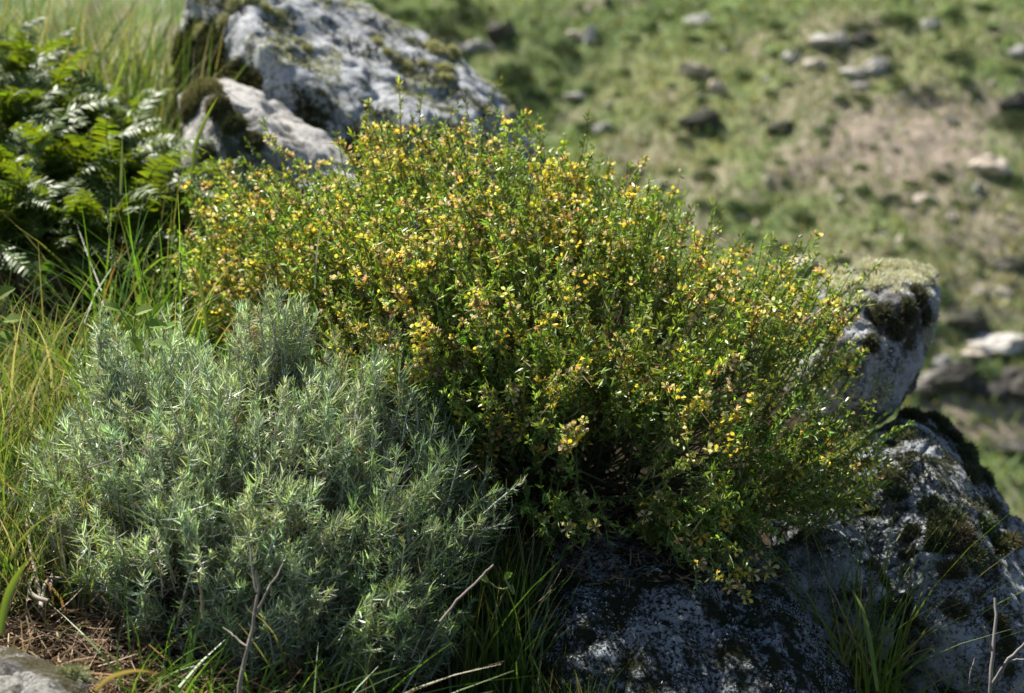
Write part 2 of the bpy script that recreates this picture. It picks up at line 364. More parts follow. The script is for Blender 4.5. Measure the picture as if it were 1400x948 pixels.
RSPEC = [ # px, py, width px, height px, kind, label
 (950, 85, 46, 24, 'tan', 'tan stone with a dark shadow under it, upper of the two tan stones'),
 (978, 112, 26, 24, 'tan', 'small round tan stone just below and right of another tan stone'),
 (955, 20, 44, 20, 'grey', 'low grey rock at the top edge above the tan stones'),
 (957, 152, 62, 36, 'dark', 'broad dark rock in shade below the two tan stones on the hill'),
 (1130, 48, 58, 34, 'grey', 'largest pale grey slab of the upper hillside outcrop'),
 (1182, 48, 36, 24, 'dark', 'dark grey rock at the right end of the outcrop crest'),
 (1196, 80, 38, 28, 'grey', 'grey block with a dark side, lower right in the upper outcrop'),
 (1116, 80, 34, 20, 'tan', 'pale brownish rock, lower left in the upper outcrop'),
 (1162, 94, 44, 20, 'grey', 'flat grey slab in the middle of the upper outcrop'),
 (1085, 72, 30, 18, 'grey', 'small grey rock at the left foot of the upper outcrop'),
 (1268, 26, 30, 26, 'grey', 'grey upright rock high on the hill right of the outcrop'),
 (1389, 64, 34, 24, 'grey', 'pale rock cut by the right edge high on the hill'),
 (1300, 158, 24, 18, 'tan', 'lone pale yellow stone right of the brown soil patch'),
 (1072, 168, 44, 22, 'dark', 'dark ledge rock at the left tip of the brown soil patch'),
 (1350, 216, 60, 36, 'tan', 'large pinkish rock at the right end of the brown soil patch'),
 (1385, 128, 46, 40, 'dark', 'dark mottled rock near the right edge above the pinkish rock'),
 (1175, 114, 26, 16, 'grey', 'small grey rock just under the upper outcrop'),
 (1338, 252, 18, 28, 'grey', 'narrow upright grey stone below the pinkish rock'),
 (1300, 292, 18, 20, 'tan', 'small pale stone low on the hill above the lichen topped boulder'),
 (1265, 266, 34, 22, 'tan', 'brownish flat rock on the hill above the lichen topped boulder'),
 (684, 32, 44, 40, 'dark', 'dark rough rock on the hill just right of the great boulder'),
 (652, 58, 52, 18, 'grey', 'long grey slab slanting on the hill behind the great boulder'),
 (806, 36, 20, 44, 'grey', 'tall narrow pale rock standing near the top of the hill'),
 (784, 42, 26, 16, 'tan', 'small pinkish rock touching the tall narrow pale rock'),
 (784, 127, 34, 14, 'grey', 'flat pale stone in green grass above the middle of the yellow shrub'),
 (828, 170, 34, 20, 'grey', 'pale stone low on the grassy hill right above the yellow shrub'),
 (1376, 352, 54, 22, 'dark', 'dark wedge shaped rock at the right edge beyond the lichen topped boulder'),
 (1340, 392, 30, 26, 'tan', 'pale rounded rock right of the lichen topped boulder'),
 (1368, 392, 26, 20, 'tan', 'smaller pale rock beside a pale rounded rock near the right edge'),
 (1378, 460, 100, 26, 'grey', 'long flat topped pale ledge over dark shade at the right edge'),
 (1330, 476, 44, 22, 'tan', 'short brownish rock at the left end of the long pale ledge'),
 (1350, 524, 70, 34, 'dark', 'rock coloured dark for shade below the left end of the long pale ledge'),
 (1262, 520, 50, 40, 'dark', 'rock coloured dark for shade in the hollow low beside the lichen topped boulder'),
 (1335, 440, 40, 24, 'dark', 'dark mottled rock just above the long pale ledge'),
 (1395, 500, 110, 50, 'dark', 'rock face coloured dark for shade under the long pale ledge at the right edge'),  # dark rock standing for the shade beneath the ledge
 (1300, 496, 84, 60, 'dark', 'outcrop coloured dark for shade just right of the lichen topped boulder'),  # dark colour stands for the shade over this outcrop
 (1318, 425, 60, 44, 'dark', 'dark rock between the lichen topped boulder and the pale ledge'),
 (1290, 488, 26, 26, 'grey', 'grey stone lying on the outcrop coloured dark for shade'),
 (1385, 600, 90, 14, 'dark', 'low dark rib of rock across the brown soil at the right edge'),
 (1105, 352, 50, 26, 'tan', 'pale rock seen past the right shoulder of the yellow shrub'),
 (870, 222, 40, 20, 'tan', 'brownish flat rock on the hill beside the top of the yellow shrub'),
 (905, 250, 28, 16, 'grey', 'small grey rock on the hill just above the shrub\'s right slope')]
def place_on(o, P, wpx, hpx, sink, rz):
    d = proj(P)[2]; s = wpx / FPX * d / 2; h = hpx / FPX * d / 2
    o.scale = (s, s * .9, h / .62); o.location = (P[0], P[1], P[2] + h * sink); o.rotation_euler = (0, 0, rz)
for k_, (px, py, wp, hp, kd, lab) in enumerate(RSPEC):
    P = hit_hill(px, py + hp * .45)
    o = D.objects.new('rock', RMESH[kd][k_ % 4]); COL.objects.link(o)
    place_on(o, P, wp * 1.15, hp * 1.1, .05, random.uniform(-.5, .5)); tag(o, lab, 'rock', 'rocks on the far hillside')
r = random.Random(5)
zones = [(650, 450, 0, 60), (1060, 1400, 60, 330)]
cnt = 0
while cnt < 150:
    px, py = r.uniform(600, 1400), r.uniform(0, 560)
    dens = .25 + .75 * math.exp(-((px - 1240) / 140) ** 2 - ((py - 230) / 110) ** 2) + (.6 if px > 1250 and py > 300 else 0)
    if r.random() > dens or hidden(px, py): continue
    kd = r.choice(['grey', 'tan', 'tan', 'dark']); wp = 5 + 12 * r.random() ** 2
    o = D.objects.new('rock', RMESH[kd][r.randrange(4)]); COL.objects.link(o)
    place_on(o, hit_hill(px, py), wp, wp * r.uniform(.5, .9), .0, r.uniform(-3, 3))
    tag(o, {'grey': 'small grey stone', 'tan': 'small tan stone', 'dark': 'small dark stone'}[kd], 'rock', 'rocks on the far hillside'); SCAT.append((o, o['label'], px, py))
    cnt += 1
BM = []
for s_ in range(4):
    rb = np.random.RandomState(100 + s_); S = Soup(); n = 700
    q = rdir(n, rb); q[:, 2] = np.abs(q[:, 2]); q = q * (rb.rand(n, 1) ** .35) * (1 + .35 * fbm(q, 1.8, 3, s_ * 9)[:, None])
    ribbons(S, q, unit(rdir(n, rb) + q), rb.uniform(.10, .26, n), rb.uniform(.07, .14, n), rdir(n, rb) * .2, vary([(.055, .10, .03), (.045, .075, .025), (.09, .14, .06), (.07, .12, .03)][s_], n, .3, .1, rb), 2, [.4, 1, .2], rs=rb)
    m = S.mesh('bush', 0); m.materials.append(M_bush); BM.append(m)
BSPEC = [(560, 14, 40, 'dark green bush on the hill above the great boulder'), (700, 92, 62, 'wide dark bush on the hill right of the great boulder'),
 (736, 122, 40, 'round dark bush below the wide dark bush'), (690, 128, 44, 'dark bush touching the great boulder\'s right side in the view'),
 (1310, 70, 30, 'round green bush high on the right of the hill'), (1316, 104, 28, 'dark green bush, lowest of a short column of bushes on the right'),
 (1302, 14, 34, 'green bush near the top edge right of the grey upright rock'), (1235, 22, 40, 'low wide green bush at the top edge left of the grey upright rock'),
 (1016, 98, 34, 'dark little bush right of the two tan stones'), (972, 218, 30, 'dark bush in the green dip left of the soil patch'),
 (962, 236, 34, 'dark bush just below another in the green dip'), (1068, 220, 28, 'dark round bush below the left tip of the soil patch'),
 (1148, 132, 30, 'dark green bush under the upper outcrop'), (1245, 248, 26, 'small dark bush below the brown soil patch'),
 (1380, 158, 60, 'large olive bush at the right edge of the hill'), (1012, 282, 34, 'dark bush low on the hill behind the yellow shrub'),
 (1096, 292, 34, 'green bush low on the hill above the shrub\'s right shoulder'), (1280, 395, 60, 'dark bush behind the top of the lichen topped boulder'),
 (1275, 440, 50, 'dark bush directly right of the lichen topped boulder'), (1262, 470, 54, 'dark bush in the hollow between the lichen topped boulder and the ledge'), (1345, 500, 44, 'dark bush on the shaded rocks under the long pale ledge'), (600, 30, 60, 'wide dark bush at the top, left of the olive bush'), (520, 18, 44, 'dark bush at the top edge just over the great boulder'), (1180, 255, 34, 'dull green bush low under the brown soil patch'),
 (770, 60, 40, 'olive bush left of the tall narrow pale rock'), (640, 12, 50, 'olive bush on the hill at the top edge above the great boulder'),
 (1060, 30, 30, 'pale green bush left of the upper outcrop')]
for k_, (px, py, wp, lab) in enumerate(BSPEC):
    o = D.objects.new('bush', BM[k_ % 3 if 'olive' not in lab else 1]); COL.objects.link(o)
    P = hit_hill(px, py + wp * .25); s = wp / FPX * proj(P)[2] / 2.3
    o.location = P; o.scale = (s, s, s * .75); o.rotation_euler = (0, 0, k_); tag(o, lab, 'bush', 'bushes on the far hillside')
for k_ in range(330):
    px, py = r.uniform(440, 1400), r.uniform(-10, 600) if r.random() < .6 else r.uniform(-10, 340)
    if math.exp(-((px - 1235) / 120) ** 2 - ((py - 190) / 50) ** 2) > .5 or hidden(px, py): continue
    wp = 10 + 22 * r.random() ** 1.6; bi = r.randrange(4)
    o = D.objects.new('bush', BM[bi]); COL.objects.link(o)
    P = hit_hill(px, py); s = wp / FPX * proj(P)[2] / 2.3; o.location = P; o.scale = (s, s, s * r.uniform(.5, .8)); o.rotation_euler = (0, 0, r.uniform(0, 6))
    tag(o, ['small dark green bush', 'small blackish bush', 'small pale green bush', 'small mid green bush'][bi], 'bush', 'bushes on the far hillside'); SCAT.append((o, o['label'], px, py))
scatter_labels()

# ------------------------------------------------------------------ near boulders
def boulder(name, hulls, voxel, amps, mat, label, seed, group='boulders around the yellow shrub'):
    bm = bmesh.new()
    for h in hulls:
        vs_ = [bm.verts.new(at(*q)) for q in h]
        geom = bmesh.ops.convex_hull(bm, input=vs_)
        bad = [g for g in geom['geom_interior'] if isinstance(g, bmesh.types.BMVert)]
        bmesh.ops.delete(bm, geom=bad, context='VERTS')
    m0 = D.meshes.new('tmp'); bm.to_mesh(m0); bm.free()
    o = D.objects.new('tmp', m0); COL.objects.link(o)
    md = o.modifiers.new('r', 'REMESH'); md.mode = 'VOXEL'; md.voxel_size = voxel
    ms = o.modifiers.new('s', 'SMOOTH'); ms.iterations = 6; ms.factor = .5
    dg = bpy.context.evaluated_depsgraph_get(); m = D.meshes.new_from_object(o.evaluated_get(dg))
    D.objects.remove(o); D.meshes.remove(m0)
    nv = len(m.vertices); V = np.zeros(nv * 3, np.float32); m.vertices.foreach_get('co', V); V = V.reshape(-1, 3).astype(float)
    N = np.zeros(nv * 3, np.float32); m.vertex_normals.foreach_get('vector', N); N = N.reshape(-1, 3)
    dsp = 0
    for a_, s_, o_ in amps: dsp = dsp + a_ * fbm(V, s_, o_, seed)
    crack = np.abs(fbm(V, 4.5, 3, seed + 50)); dsp = dsp - .012 * smooth(.07, 0, crack)
    V = V + N * dsp[:, None]
    base = np.array([V[:, 0].mean(), V[:, 1].mean(), V[:, 2].min()])
    m.vertices.foreach_set('co', (V - base).astype(np.float32).ravel()); m.update()
    for pl in m.polygons: pl.use_smooth = True
    m.materials.clear(); m.materials.append(mat)
    ob = D.objects.new(name, m); m.name = name; COL.objects.link(ob); ob.location = base; ORG[ob.name] = base
    tag(ob, label, 'boulder', group)
    faces = [tuple(pl.vertices) for pl in m.polygons]
    bvh = BVHTree.FromPolygons([Vector(q) for q in V], faces)
    N2 = np.zeros(nv * 3, np.float32); m.vertex_normals.foreach_get('vector', N2)
    return ob, V, N2.reshape(-1, 3).astype(float), bvh
def ray(bvh, px, py):
    d = Vector(at(px, py, 1.0) - CAM).normalized(); h = bvh.ray_cast(Vector(CAM), d)
    return (np.array(h[0]), np.array(h[1])) if h[0] is not None else (None, None)
def tufts(name, parent, P, N, L, W, cols, rs_, mat=None, up=.3):
    S = Soup(); n = len(P); d = unit(N * .8 + rdir(n, rs_) * .9 + [0, 0, up])
    ribbons(S, P - N * .002, d, rs_.uniform(.5, 1.2, n) * L, W, rdir(n, rs_) * .35, cols, 2, [1, .8, .35], rs=rs_)
    return S.build(name, mat or M_moss, parent)
def pick(V, N, n, mask, rs_, jit=.004):
    pr = mask * 1.0; pr = pr / pr.sum(); idx = rs_.choice(len(V), n, p=pr)
    T = unit(np.cross(N[idx], rdir(n, rs_))); return V[idx] + T * rs_.uniform(0, jit, (n, 1)), N[idx]
def cushion(parent, bvh, px, py, rpx, col, rs_, label=None, name='moss_cushion', dens=1.0):
    P, Nn = ray(bvh, px, py)
    if P is None: return
    r_ = rpx / FPX * proj(P)[2]
    S = Soup()
    # lumpy low dome
    nr, na = 7, 16; th = np.linspace(0, 1, nr)[:, None]; ph = np.arange(na)[None] / na * 2 * math.pi
    z_ = Vector(Nn); R = np.array(z_.to_track_quat('Z', 'Y').to_matrix())
    rad = np.sin(th * math.pi / 2 * 1.15); loc = np.stack([rad * np.cos(ph), rad * np.sin(ph), .55 * np.cos(th * math.pi / 2 * 1.15) + 0 * ph], -1)
    loc = loc * (1 + .35 * fbm(loc + P, 2.5, 3, px)[..., None]); Vd = loc.reshape(-1, 3) @ R.T * r_ + P - Nn * r_ * .12
    ii = np.arange(nr - 1)[:, None] * na + np.arange(na)[None]; jj = np.arange(nr - 1)[:, None] * na + (np.arange(na)[None] + 1) % na
    Q = np.stack([ii, jj, jj + na, ii + na], -1).reshape(-1, 4)
    S.add(Vd, Q, vary(np.array(col) * .5, len(Vd), .15, .05, rs_))
    n = int(max(120, dens * 2600 * (r_ / .03) ** 2)); 
    g_ = rdir(n, rs_); g_[:, 2] = np.abs(g_[:, 2]) * .6 ; g_ *= (1 + .35 * fbm(g_ + P, 2.5, 3, px)[:, None])
    Pt_ = g_ @ R.T * r_ * .97 + P - Nn * r_ * .12; d = unit(unit(g_ @ R.T) + rdir(n, rs_) * .8)
    ribbons(S, Pt_, d, rs_.uniform(.004, .012, n), .0016, rdir(n, rs_) * .3, vary(col, n, .3, .08, rs_), 2, [1, .8, .3], rs=rs_)
    o = S.build(name, M_moss, parent)
    if label: tag(o, label)
    return o
rr = np.random.RandomState(21)
AMP = [(.045, 3.0, 4), (.02, 10, 4), (.009, 34, 3)]
# great boulder at the top
m_big = rock_mat('boulder_blue_grey', (.12, .12, .115), (.30, .31, .315), (.50, .52, .54), (.085, .09, .04), .55, .36, .4, .8, 3.1, .02, .5)
b1, V1, N1, bv1 = boulder('boulder', [[(236, 60, 3.6), (250, 0, 3.6), (300, -60, 3.9), (400, -40, 3.9), (440, 2, 3.95), (330, -10, 3.5), (360, 60, 3.35), (430, 120, 3.3), (520, 185, 3.3),
    (520, 40, 3.9), (600, 62, 3.9), (632, 80, 3.85), (680, 118, 3.8), (712, 165, 3.75), (748, 212, 3.75), (755, 330, 3.7), (600, 250, 3.4), (640, 180, 3.45), (240, 260, 3.5), (350, 300, 3.3), (520, 320, 3.3), (300, 250, 4.4), (500, 200, 4.4), (690, 300, 4.2)]],
    .011, AMP, m_big, 'largest boulder, blue grey with green moss on its left face, behind the yellow shrub', 3.3)
rs_ = np.random.RandomState(5)
px_, py_, _ = proj(V1)
mask = smooth(-.1, .15, fbm(V1, 9, 4, 7)) * smooth(-15, 35, py_ - 60 - (px_ - 330) * .75) * smooth(560, 500, px_) + .12 * smooth(.15, .3, fbm(V1, 12, 4, 17)) + 1e-9
P, Nn = pick(V1, N1, 110000, mask, rs_, .01)
tufts('moss', b1, P, Nn, .014, .004, vary((.06, .062, .024), len(P), .35, .1, rs_), rs_)
for (cx, cy, cr) in [(600, 72, 16), (620, 78, 14), (606, 95, 13), (610, 108, 12), (628, 66, 10), (556, 92, 10), (515, 58, 8), (530, 72, 7), (322, 6, 12), (305, 30, 9), (365, 12, 8), (380, 22, 8), (420, 68, 7), (345, 3, 12), (275, 45, 12), (580, 88, 7), (590, 62, 9), (645, 82, 7)]:
    cushion(b1, bv1, cx, cy, cr, (.40, .40, .22), rs_, name='lichen_clump', dens=.6)
mask = smooth(.10, .30, fbm(V1, 16, 4, 27)) * smooth(.1, .5, N1[:, 2]) + 1e-9
P, Nn = pick(V1, N1, 16000, mask, rs_, .006); tufts('lichen', b1, P, Nn, .007, .004, vary((.40, .40, .22), len(P), .25, .08, rs_), rs_)
# pale boulder in front of it, with a dark lump at its left
m_pale = rock_mat('boulder_pale', (.15, .145, .14), (.36, .35, .33), (.60, .58, .55), (.11, .11, .08), .5, .36, .45, 1.0, 8.2)
b2, V2, N2, bv2 = boulder('boulder', [[(262, 115, 3.25), (310, 104, 3.3), (352, 124, 3.3), (392, 152, 3.25), (440, 182, 3.2), (480, 216, 3.15), (505, 262, 3.1), (500, 360, 3.0), (380, 200, 2.98), (345, 150, 3.05), (420, 260, 2.95), (360, 330, 2.95), (290, 110, 3.5), (420, 160, 3.5), (500, 260, 3.4), (330, 320, 3.4)],
    [(238, 128, 3.15), (262, 112, 3.2), (318, 118, 3.15), (350, 160, 3.05), (362, 200, 3.0), (355, 262, 2.95), (262, 262, 3.0), (240, 200, 3.05), (300, 140, 3.02), (250, 260, 3.3), (350, 240, 3.3)]],
    .008, [(.03, 4, 4), (.014, 14, 4), (.004, 50, 3)], m_pale, 'pale sunlit boulder with a mossy dark left end, in front of the largest boulder', 9.1)
for (cx, cy, cr, cc) in [(276, 128, 26, (.22, .21, .10)), (300, 148, 16, (.15, .14, .07)), (262, 150, 18, (.12, .12, .06)), (318, 170, 16, (.12, .13, .06)), (345, 195, 14, (.13, .13, .07)), (285, 215, 16, (.08, .09, .05))]:
    cushion(b2, bv2, cx, cy, cr, cc, rs_)
# lichen topped boulder, right
m_right = rock_mat('boulder_lichened', (.10, .10, .105), (.24, .24, .25), (.58, .59, .62), (.09, .09, .06), .42, .42, .55, 1.0, 12.5)
b3, V3, N3, bv3 = boulder('boulder', [[(1108, 396, 2.6), (1136, 368, 2.72), (1180, 350, 2.85), (1240, 354, 2.85), (1282, 370, 2.75), (1292, 402, 2.7), (1282, 440, 2.66), (1266, 485, 2.62), (1250, 530, 2.6), (1225, 575, 2.6), (1170, 585, 2.6), (1110, 580, 2.55), (1070, 540, 2.6), (1080, 420, 2.6),
     (1150, 418, 2.46), (1235, 412, 2.47), (1232, 480, 2.47), (1150, 500, 2.42), (1230, 375, 3.0), (1150, 590, 2.95), (1250, 520, 2.9), (1200, 560, 2.46)], [(1190, 352, 2.8), (1250, 352, 2.82), (1280, 368, 2.75), (1240, 375, 2.65), (1200, 420, 2.7), (1260, 400, 2.7)]],
    .0055, [(.028, 5, 4), (.018, 15, 4), (.009, 45, 3)], m_right, 'blocky boulder topped with pale lichen, standing right of the yellow shrub', 14.2)
px_, py_, _ = proj(V3)
mask = smooth(.40, .8, N3[:, 2] * .7 + 1.5 * fbm(V3, 16, 4, 4)) + .04 * smooth(.2, .3, fbm(V3, 20, 4, 9))
P, Nn = pick(V3, N3, 24000, mask + 1e-9, rs_, .006)
tufts('lichen', b3, P, Nn, .010, .0022, vary((.58, .57, .43), len(P), .22, .06, rs_), rs_)
for (cx, cy, cr) in [(1150, 378, 14), (1165, 392, 12), (1185, 374, 14), (1215, 368, 15), (1242, 372, 12), (1268, 386, 12), (1200, 392, 10), (1140, 396, 10), (1175, 410, 9), (1255, 376, 9)]:
    cushion(b3, bv3, cx, cy, cr, (.52, .51, .36), rs_, name='lichen_clump', dens=.7)
for (cx, cy, cr) in [(1240, 425, 16), (1255, 405, 14), (1225, 450, 13), (1262, 430, 12), (1205, 430, 12), (1190, 470, 10)]:
    cushion(b3, bv3, cx, cy, cr, (.10, .10, .06), rs_)
# lower right boulder
m_lr = rock_mat('boulder_shade_tinted', (.09, .10, .11), (.24, .265, .29), (.50, .53, .56), (.05, .055, .03), .54, .48, .5, 1.3, 20.1, .025, .6)  # greys made bluer and darker to carry the boulder's shade
b4, V4, N4, bv4 = boulder('boulder', [[(1190, 600, 2.45), (1225, 566, 2.55), (1262, 560, 2.6), (1300, 575, 2.6), (1330, 620, 2.55), (1362, 680, 2.5), (1400, 740, 2.45), (1480, 860, 2.4), (1480, 1000, 2.3), (1200, 640, 2.3), (1260, 620, 2.28), (1320, 720, 2.15), (1400, 850, 2.08), (1420, 1000, 2.0), (1150, 700, 2.28), (1205, 800, 2.25), (1240, 1000, 2.1), (1300, 860, 2.02), (1250, 600, 2.9), (1050, 715, 2.35), (1080, 690, 2.6), (1080, 860, 2.25), (1450, 800, 2.8), (1200, 900, 2.7)]],
    .007, [(.03, 4, 4), (.018, 13, 4), (.009, 42, 3)], m_lr, 'big shaded boulder with dark moss cushions filling the lower right corner', 22.4)
for (cx, cy, cr) in [(1250, 572, 16), (1280, 582, 16), (1305, 600, 15), (1325, 625, 14), (1240, 595, 12), (1340, 655, 13), (1355, 690, 12), (1215, 650, 12), (1290, 710, 22), (1310, 735, 20), (1285, 745, 18), (1325, 760, 18), (1300, 780, 20), (1335, 775, 14), (1250, 735, 14), (1270, 690, 14), (1360, 745, 14), (1385, 745, 12), (1240, 830, 14), (1325, 645, 12), (1230, 680, 14), (1310, 830, 14), (1360, 850, 16), (1350, 720, 12)]:
    cushion(b4, bv4, cx + rs_.uniform(-5, 5), cy + rs_.uniform(-5, 5), cr * rs_.uniform(.8, 1.1), vary((.085, .095, .05), 1, .2, .08, rs_)[0], rs_)
mask = smooth(.0, .25, fbm(V4, 13, 4, 3)) + 1e-9
P, Nn = pick(V4, N4, 60000, mask, rs_, .006); tufts('moss', b4, P, Nn, .0055, .0026, vary((.065, .07, .035), len(P), .35, .1, rs_), rs_)
# small rock in the gap
m_sm = rock_mat('boulder_small', (.10, .11, .12), (.32, .34, .34), (.56, .59, .60), (.07, .075, .045), .6, .36, .5, 2.0, 31.0, .03)
b5, V5, N5, bv5 = boulder('boulder', [[(1060, 760, 2.10), (1080, 738, 2.12), (1105, 715, 2.14), (1150, 715, 2.14), (1185, 740, 2.10), (1208, 785, 2.06), (1225, 840, 2.02), (1210, 900, 2.05), (1140, 920, 2.05), (1100, 820, 2.1), (1150, 780, 2.08), (1140, 740, 2.5), (1190, 860, 2.5)]],
    .005, [(.022, 7, 4), (.014, 20, 4), (.007, 55, 3)], m_sm, 'small pale rock wedged between the two shaded boulders', 33.0)
mask = smooth(.0, .25, fbm(V5, 16, 4, 3)) + 1e-9
P, Nn = pick(V5, N5, 12000, mask, rs_, .005); tufts('moss', b5, P, Nn, .006, .0024, vary((.075, .08, .04), len(P), .35, .1, rs_), rs_)
for (cx, cy, cr) in [(1208, 800, 12), (1218, 830, 12), (1195, 775, 9), (1110, 735, 8)]:
    cushion(b5, bv5, cx, cy, cr, (.12, .13, .07), rs_)
# foreground dark boulder
m_fg = rock_mat('boulder_dark', (.022, .025, .027), (.08, .088, .095), (.42, .47, .52), (.035, .04, .022), .40, .58, .6, 1.5, 41.0, .03, .72)  # dark bluish greys put the shade under the shrub into the colour
b6, V6, N6, bv6 = boulder('boulder', [[(715, 745, 1.98), (760, 725, 2.05), (860, 700, 2.1), (960, 690, 2.12), (1005, 700, 2.1), (1040, 745, 2.05), (1075, 790, 2.0), (1120, 850, 1.96), (1160, 900, 1.93), (1200, 1010, 1.88), (740, 1010, 1.72), (730, 850, 1.86), (800, 860, 1.80), (900, 800, 1.88), (980, 790, 1.9), (1000, 900, 1.78), (1100, 1000, 1.72), (900, 1010, 1.70), (800, 760, 2.5), (1000, 760, 2.5), (1150, 960, 2.4), (760, 980, 2.4)]],
    .0055, [(.03, 5, 4), (.016, 16, 4), (.009, 48, 3)], m_fg, 'dark boulder with blue grey lichen crust under the yellow shrub, bottom centre', 44.0)
mask = smooth(.05, .3, fbm(V6, 14, 4, 3)) + 1e-9
P, Nn = pick(V6, N6, 45000, mask, rs_, .005); tufts('moss', b6, P, Nn, .005, .002, vary((.06, .065, .03), len(P), .3, .1, rs_), rs_)
mask = smooth(.08, .3, fbm(V6, 17, 4, 63)) + 1e-9
P, Nn = pick(V6, N6, 34000, mask, rs_, .004); tufts('lichen', b6, P, Nn, .0035, .0028, vary((.44, .47, .50), len(P), .25, .05, rs_), rs_)
for (cx, cy, cr) in [(1075, 790, 14), (1095, 812, 12), (1060, 775, 10), (1110, 835, 10)]:
    cushion(b6, bv6, cx, cy + 6, cr, (.13, .14, .07), rs_)
# stone at the bottom left
b7, V7, N7, bv7 = boulder('boulder', [[(-60, 895, 1.62), (15, 882, 1.66), (80, 908, 1.62), (125, 930, 1.56), (150, 1000, 1.5), (-60, 1010, 1.45), (30, 930, 1.5), (60, 980, 1.8), (-40, 900, 1.85)]],
    .005, [(.015, 8, 4), (.007, 22, 4)], rock_mat('stone_litter', (.09, .085, .08), (.22, .21, .19), (.42, .41, .38), (.10, .09, .05), .4, .5, .6, 1.6, 61.0), 'low pale stone half buried in dry litter at the bottom left corner', 51.0)
cushion(b7, bv7, 100, 925, 16, (.3, .31, .18), rs_, name='lichen_clump')

# ------------------------------------------------------------------ yellow flowered shrub
rs = np.random.RandomState(77)
ROOT = at(770, 735, 2.30)
def shrub_depth(px, py): return 2.22 + .22 * (474 - py) / 300 + .20 * smooth(520, 300, px) + .10 * smooth(950, 1200, px)
yel = empty('yellow_flowered_shrub', ROOT, 'wide dense green shrub covered in small yellow and orange pea flowers', 'shrub')
def shrub_points(n, rs, lo=-1.0):
    q = sample_poly(n, SH, rs, 6)
    s = np.maximum(q[:, 2] + 6, 0); T = .34 * np.sqrt(np.maximum(1 - (1 - np.minimum(s / 210, 1)) ** 2, 0))
    u_ = np.where(rs.rand(n) < .72, 1 - rs.exponential(.14, n), rs.uniform(lo, 1, n)); u_ = np.clip(u_, -1, 1.03)
    lump = .06 * fbm(np.c_[q[:, :2] / 70, np.zeros(n)], 1, 3, 5)
    d = shrub_depth(q[:, 0], q[:, 1]) - T * u_ - lump * np.clip(u_, 0, 1)
    return at(q[:, 0], q[:, 1], d), q, u_
NSH = 4300
E, q, uu_ = shrub_points(NSH, rs)
cl = fbm(E, 9, 3, 31); holes = np.exp(-((q[:, 0] - 690) / 60) ** 2 - ((q[:, 1] - 625) / 50) ** 2) + .7 * np.exp(-((q[:, 0] - 790) / 60) ** 2 - ((q[:, 1] - 690) / 40) ** 2)
holes += .8 * np.exp(-((q[:, 0] - 880) / 40) ** 2 - ((q[:, 1] - 640) / 30) ** 2) + .6 * np.exp(-((q[:, 0] - 1000) / 60) ** 2 - ((q[:, 1] - 640) / 30) ** 2)
k = (rs.rand(NSH) > smooth(-.05, .3, -cl) * (.62 + .4 * smooth(420, 560, q[:, 1]))) & (rs.rand(NSH) > 1.0 * holes) & (rs.rand(NSH) > .5 * smooth(520, 760, q[:, 1])) & (rs.rand(NSH) > .45 * smooth(1030, 1120, q[:, 0]) * smooth(560, 480, q[:, 1])); E, q, uu_ = E[k], q[k], uu_[k]; n = len(E)
ctr = at(760, 640, 2.42)
out_d = unit(E - ctr + [0, 0, .05]); hang = smooth(640, 780, q[:, 1])[:, None]
dirs = unit(out_d * 1.0 + rdir(n, rs) * .38 + np.array([0, 0, .55]) * (1 - hang) - np.array([0, 0, .75]) * hang)
Ls = rs.uniform(.07, .16, n)
St = E - dirs * Ls[:, None] * .85
bend = rdir(n, rs) * .18
E = E + dirs * ((rs.rand(n, 1) < .2) * rs.uniform(0, .075, (n, 1)) * (q[:, 1:2] < 640)); St = E - dirs * Ls[:, None] * .85
# extra long sprigs breaking the outline
spr = [(632, 140, 2.42), (612, 165, 2.4), (690, 172, 2.42), (800, 205, 2.4), (862, 235, 2.36), (905, 262, 2.33), (515, 190, 2.42), (560, 180, 2.42), (982, 318, 2.3), (1140, 350, 2.3), (1175, 480, 2.28), (1240, 590, 2.2), (1205, 690, 2.18), (655, 180, 2.4), (745, 192, 2.4), (772, 198, 2.42), (1125, 345, 2.3), (1165, 455, 2.25), (1228, 562, 2.22), (940, 290, 2.3), (345, 240, 2.55), (305, 236, 2.55), (440, 238, 2.55), (400, 236, 2.55), (1000, 830, 1.98), (960, 815, 1.98), (1045, 770, 2.0), (740, 715, 1.98), (790, 720, 1.95)]
spr = [(a_, b_ - (16 if b_ < 320 else 0), c_) for a_, b_, c_ in spr]; SE = np.array([at(*s) for s in spr]); sd = unit(SE - ctr + np.array([0, 0, .30]) + rdir(len(SE), rs) * .06)
sd[[24, 25, 26, 27, 28]] = unit(np.array([[.2, -.3, -1], [0, -.3, -1], [.3, -.2, -1], [-.2, -.4, -.6], [0, -.5, -.6]]))
SL = np.full(len(SE), .13)
E = np.r_[E, SE]; dirs = np.r_[dirs, sd]; Ls = np.r_[Ls, SL]; St = np.r_[St, SE - sd * SL[:, None]]; bend = np.r_[bend, rdir(len(SE), rs) * .05]; uu_ = np.r_[uu_, np.ones(len(SE))]
q = np.r_[q, np.array([[a_, b_, 0] for a_, b_, _ in spr])]; n = len(E)
def along(St, dirs, L, bend, t): return St + dirs * (L * t)[:, None] + bend * (L * t * t)[:, None]
# twigs
S = Soup(); tt = np.linspace(0, 1, 4)[None, :, None]
pts = St[:, None] + dirs[:, None] * Ls[:, None, None] * tt + bend[:, None] * Ls[:, None, None] * tt ** 2
tubes(S, pts, np.array([.0013, .0011, .0009, .0005])[None] * np.ones((n, 1)), vary((.16, .20, .07), n, .2, .08, rs), 3)
S.build('twigs', M_bark, yel)
tag(D.objects['twigs'], kind='stuff')
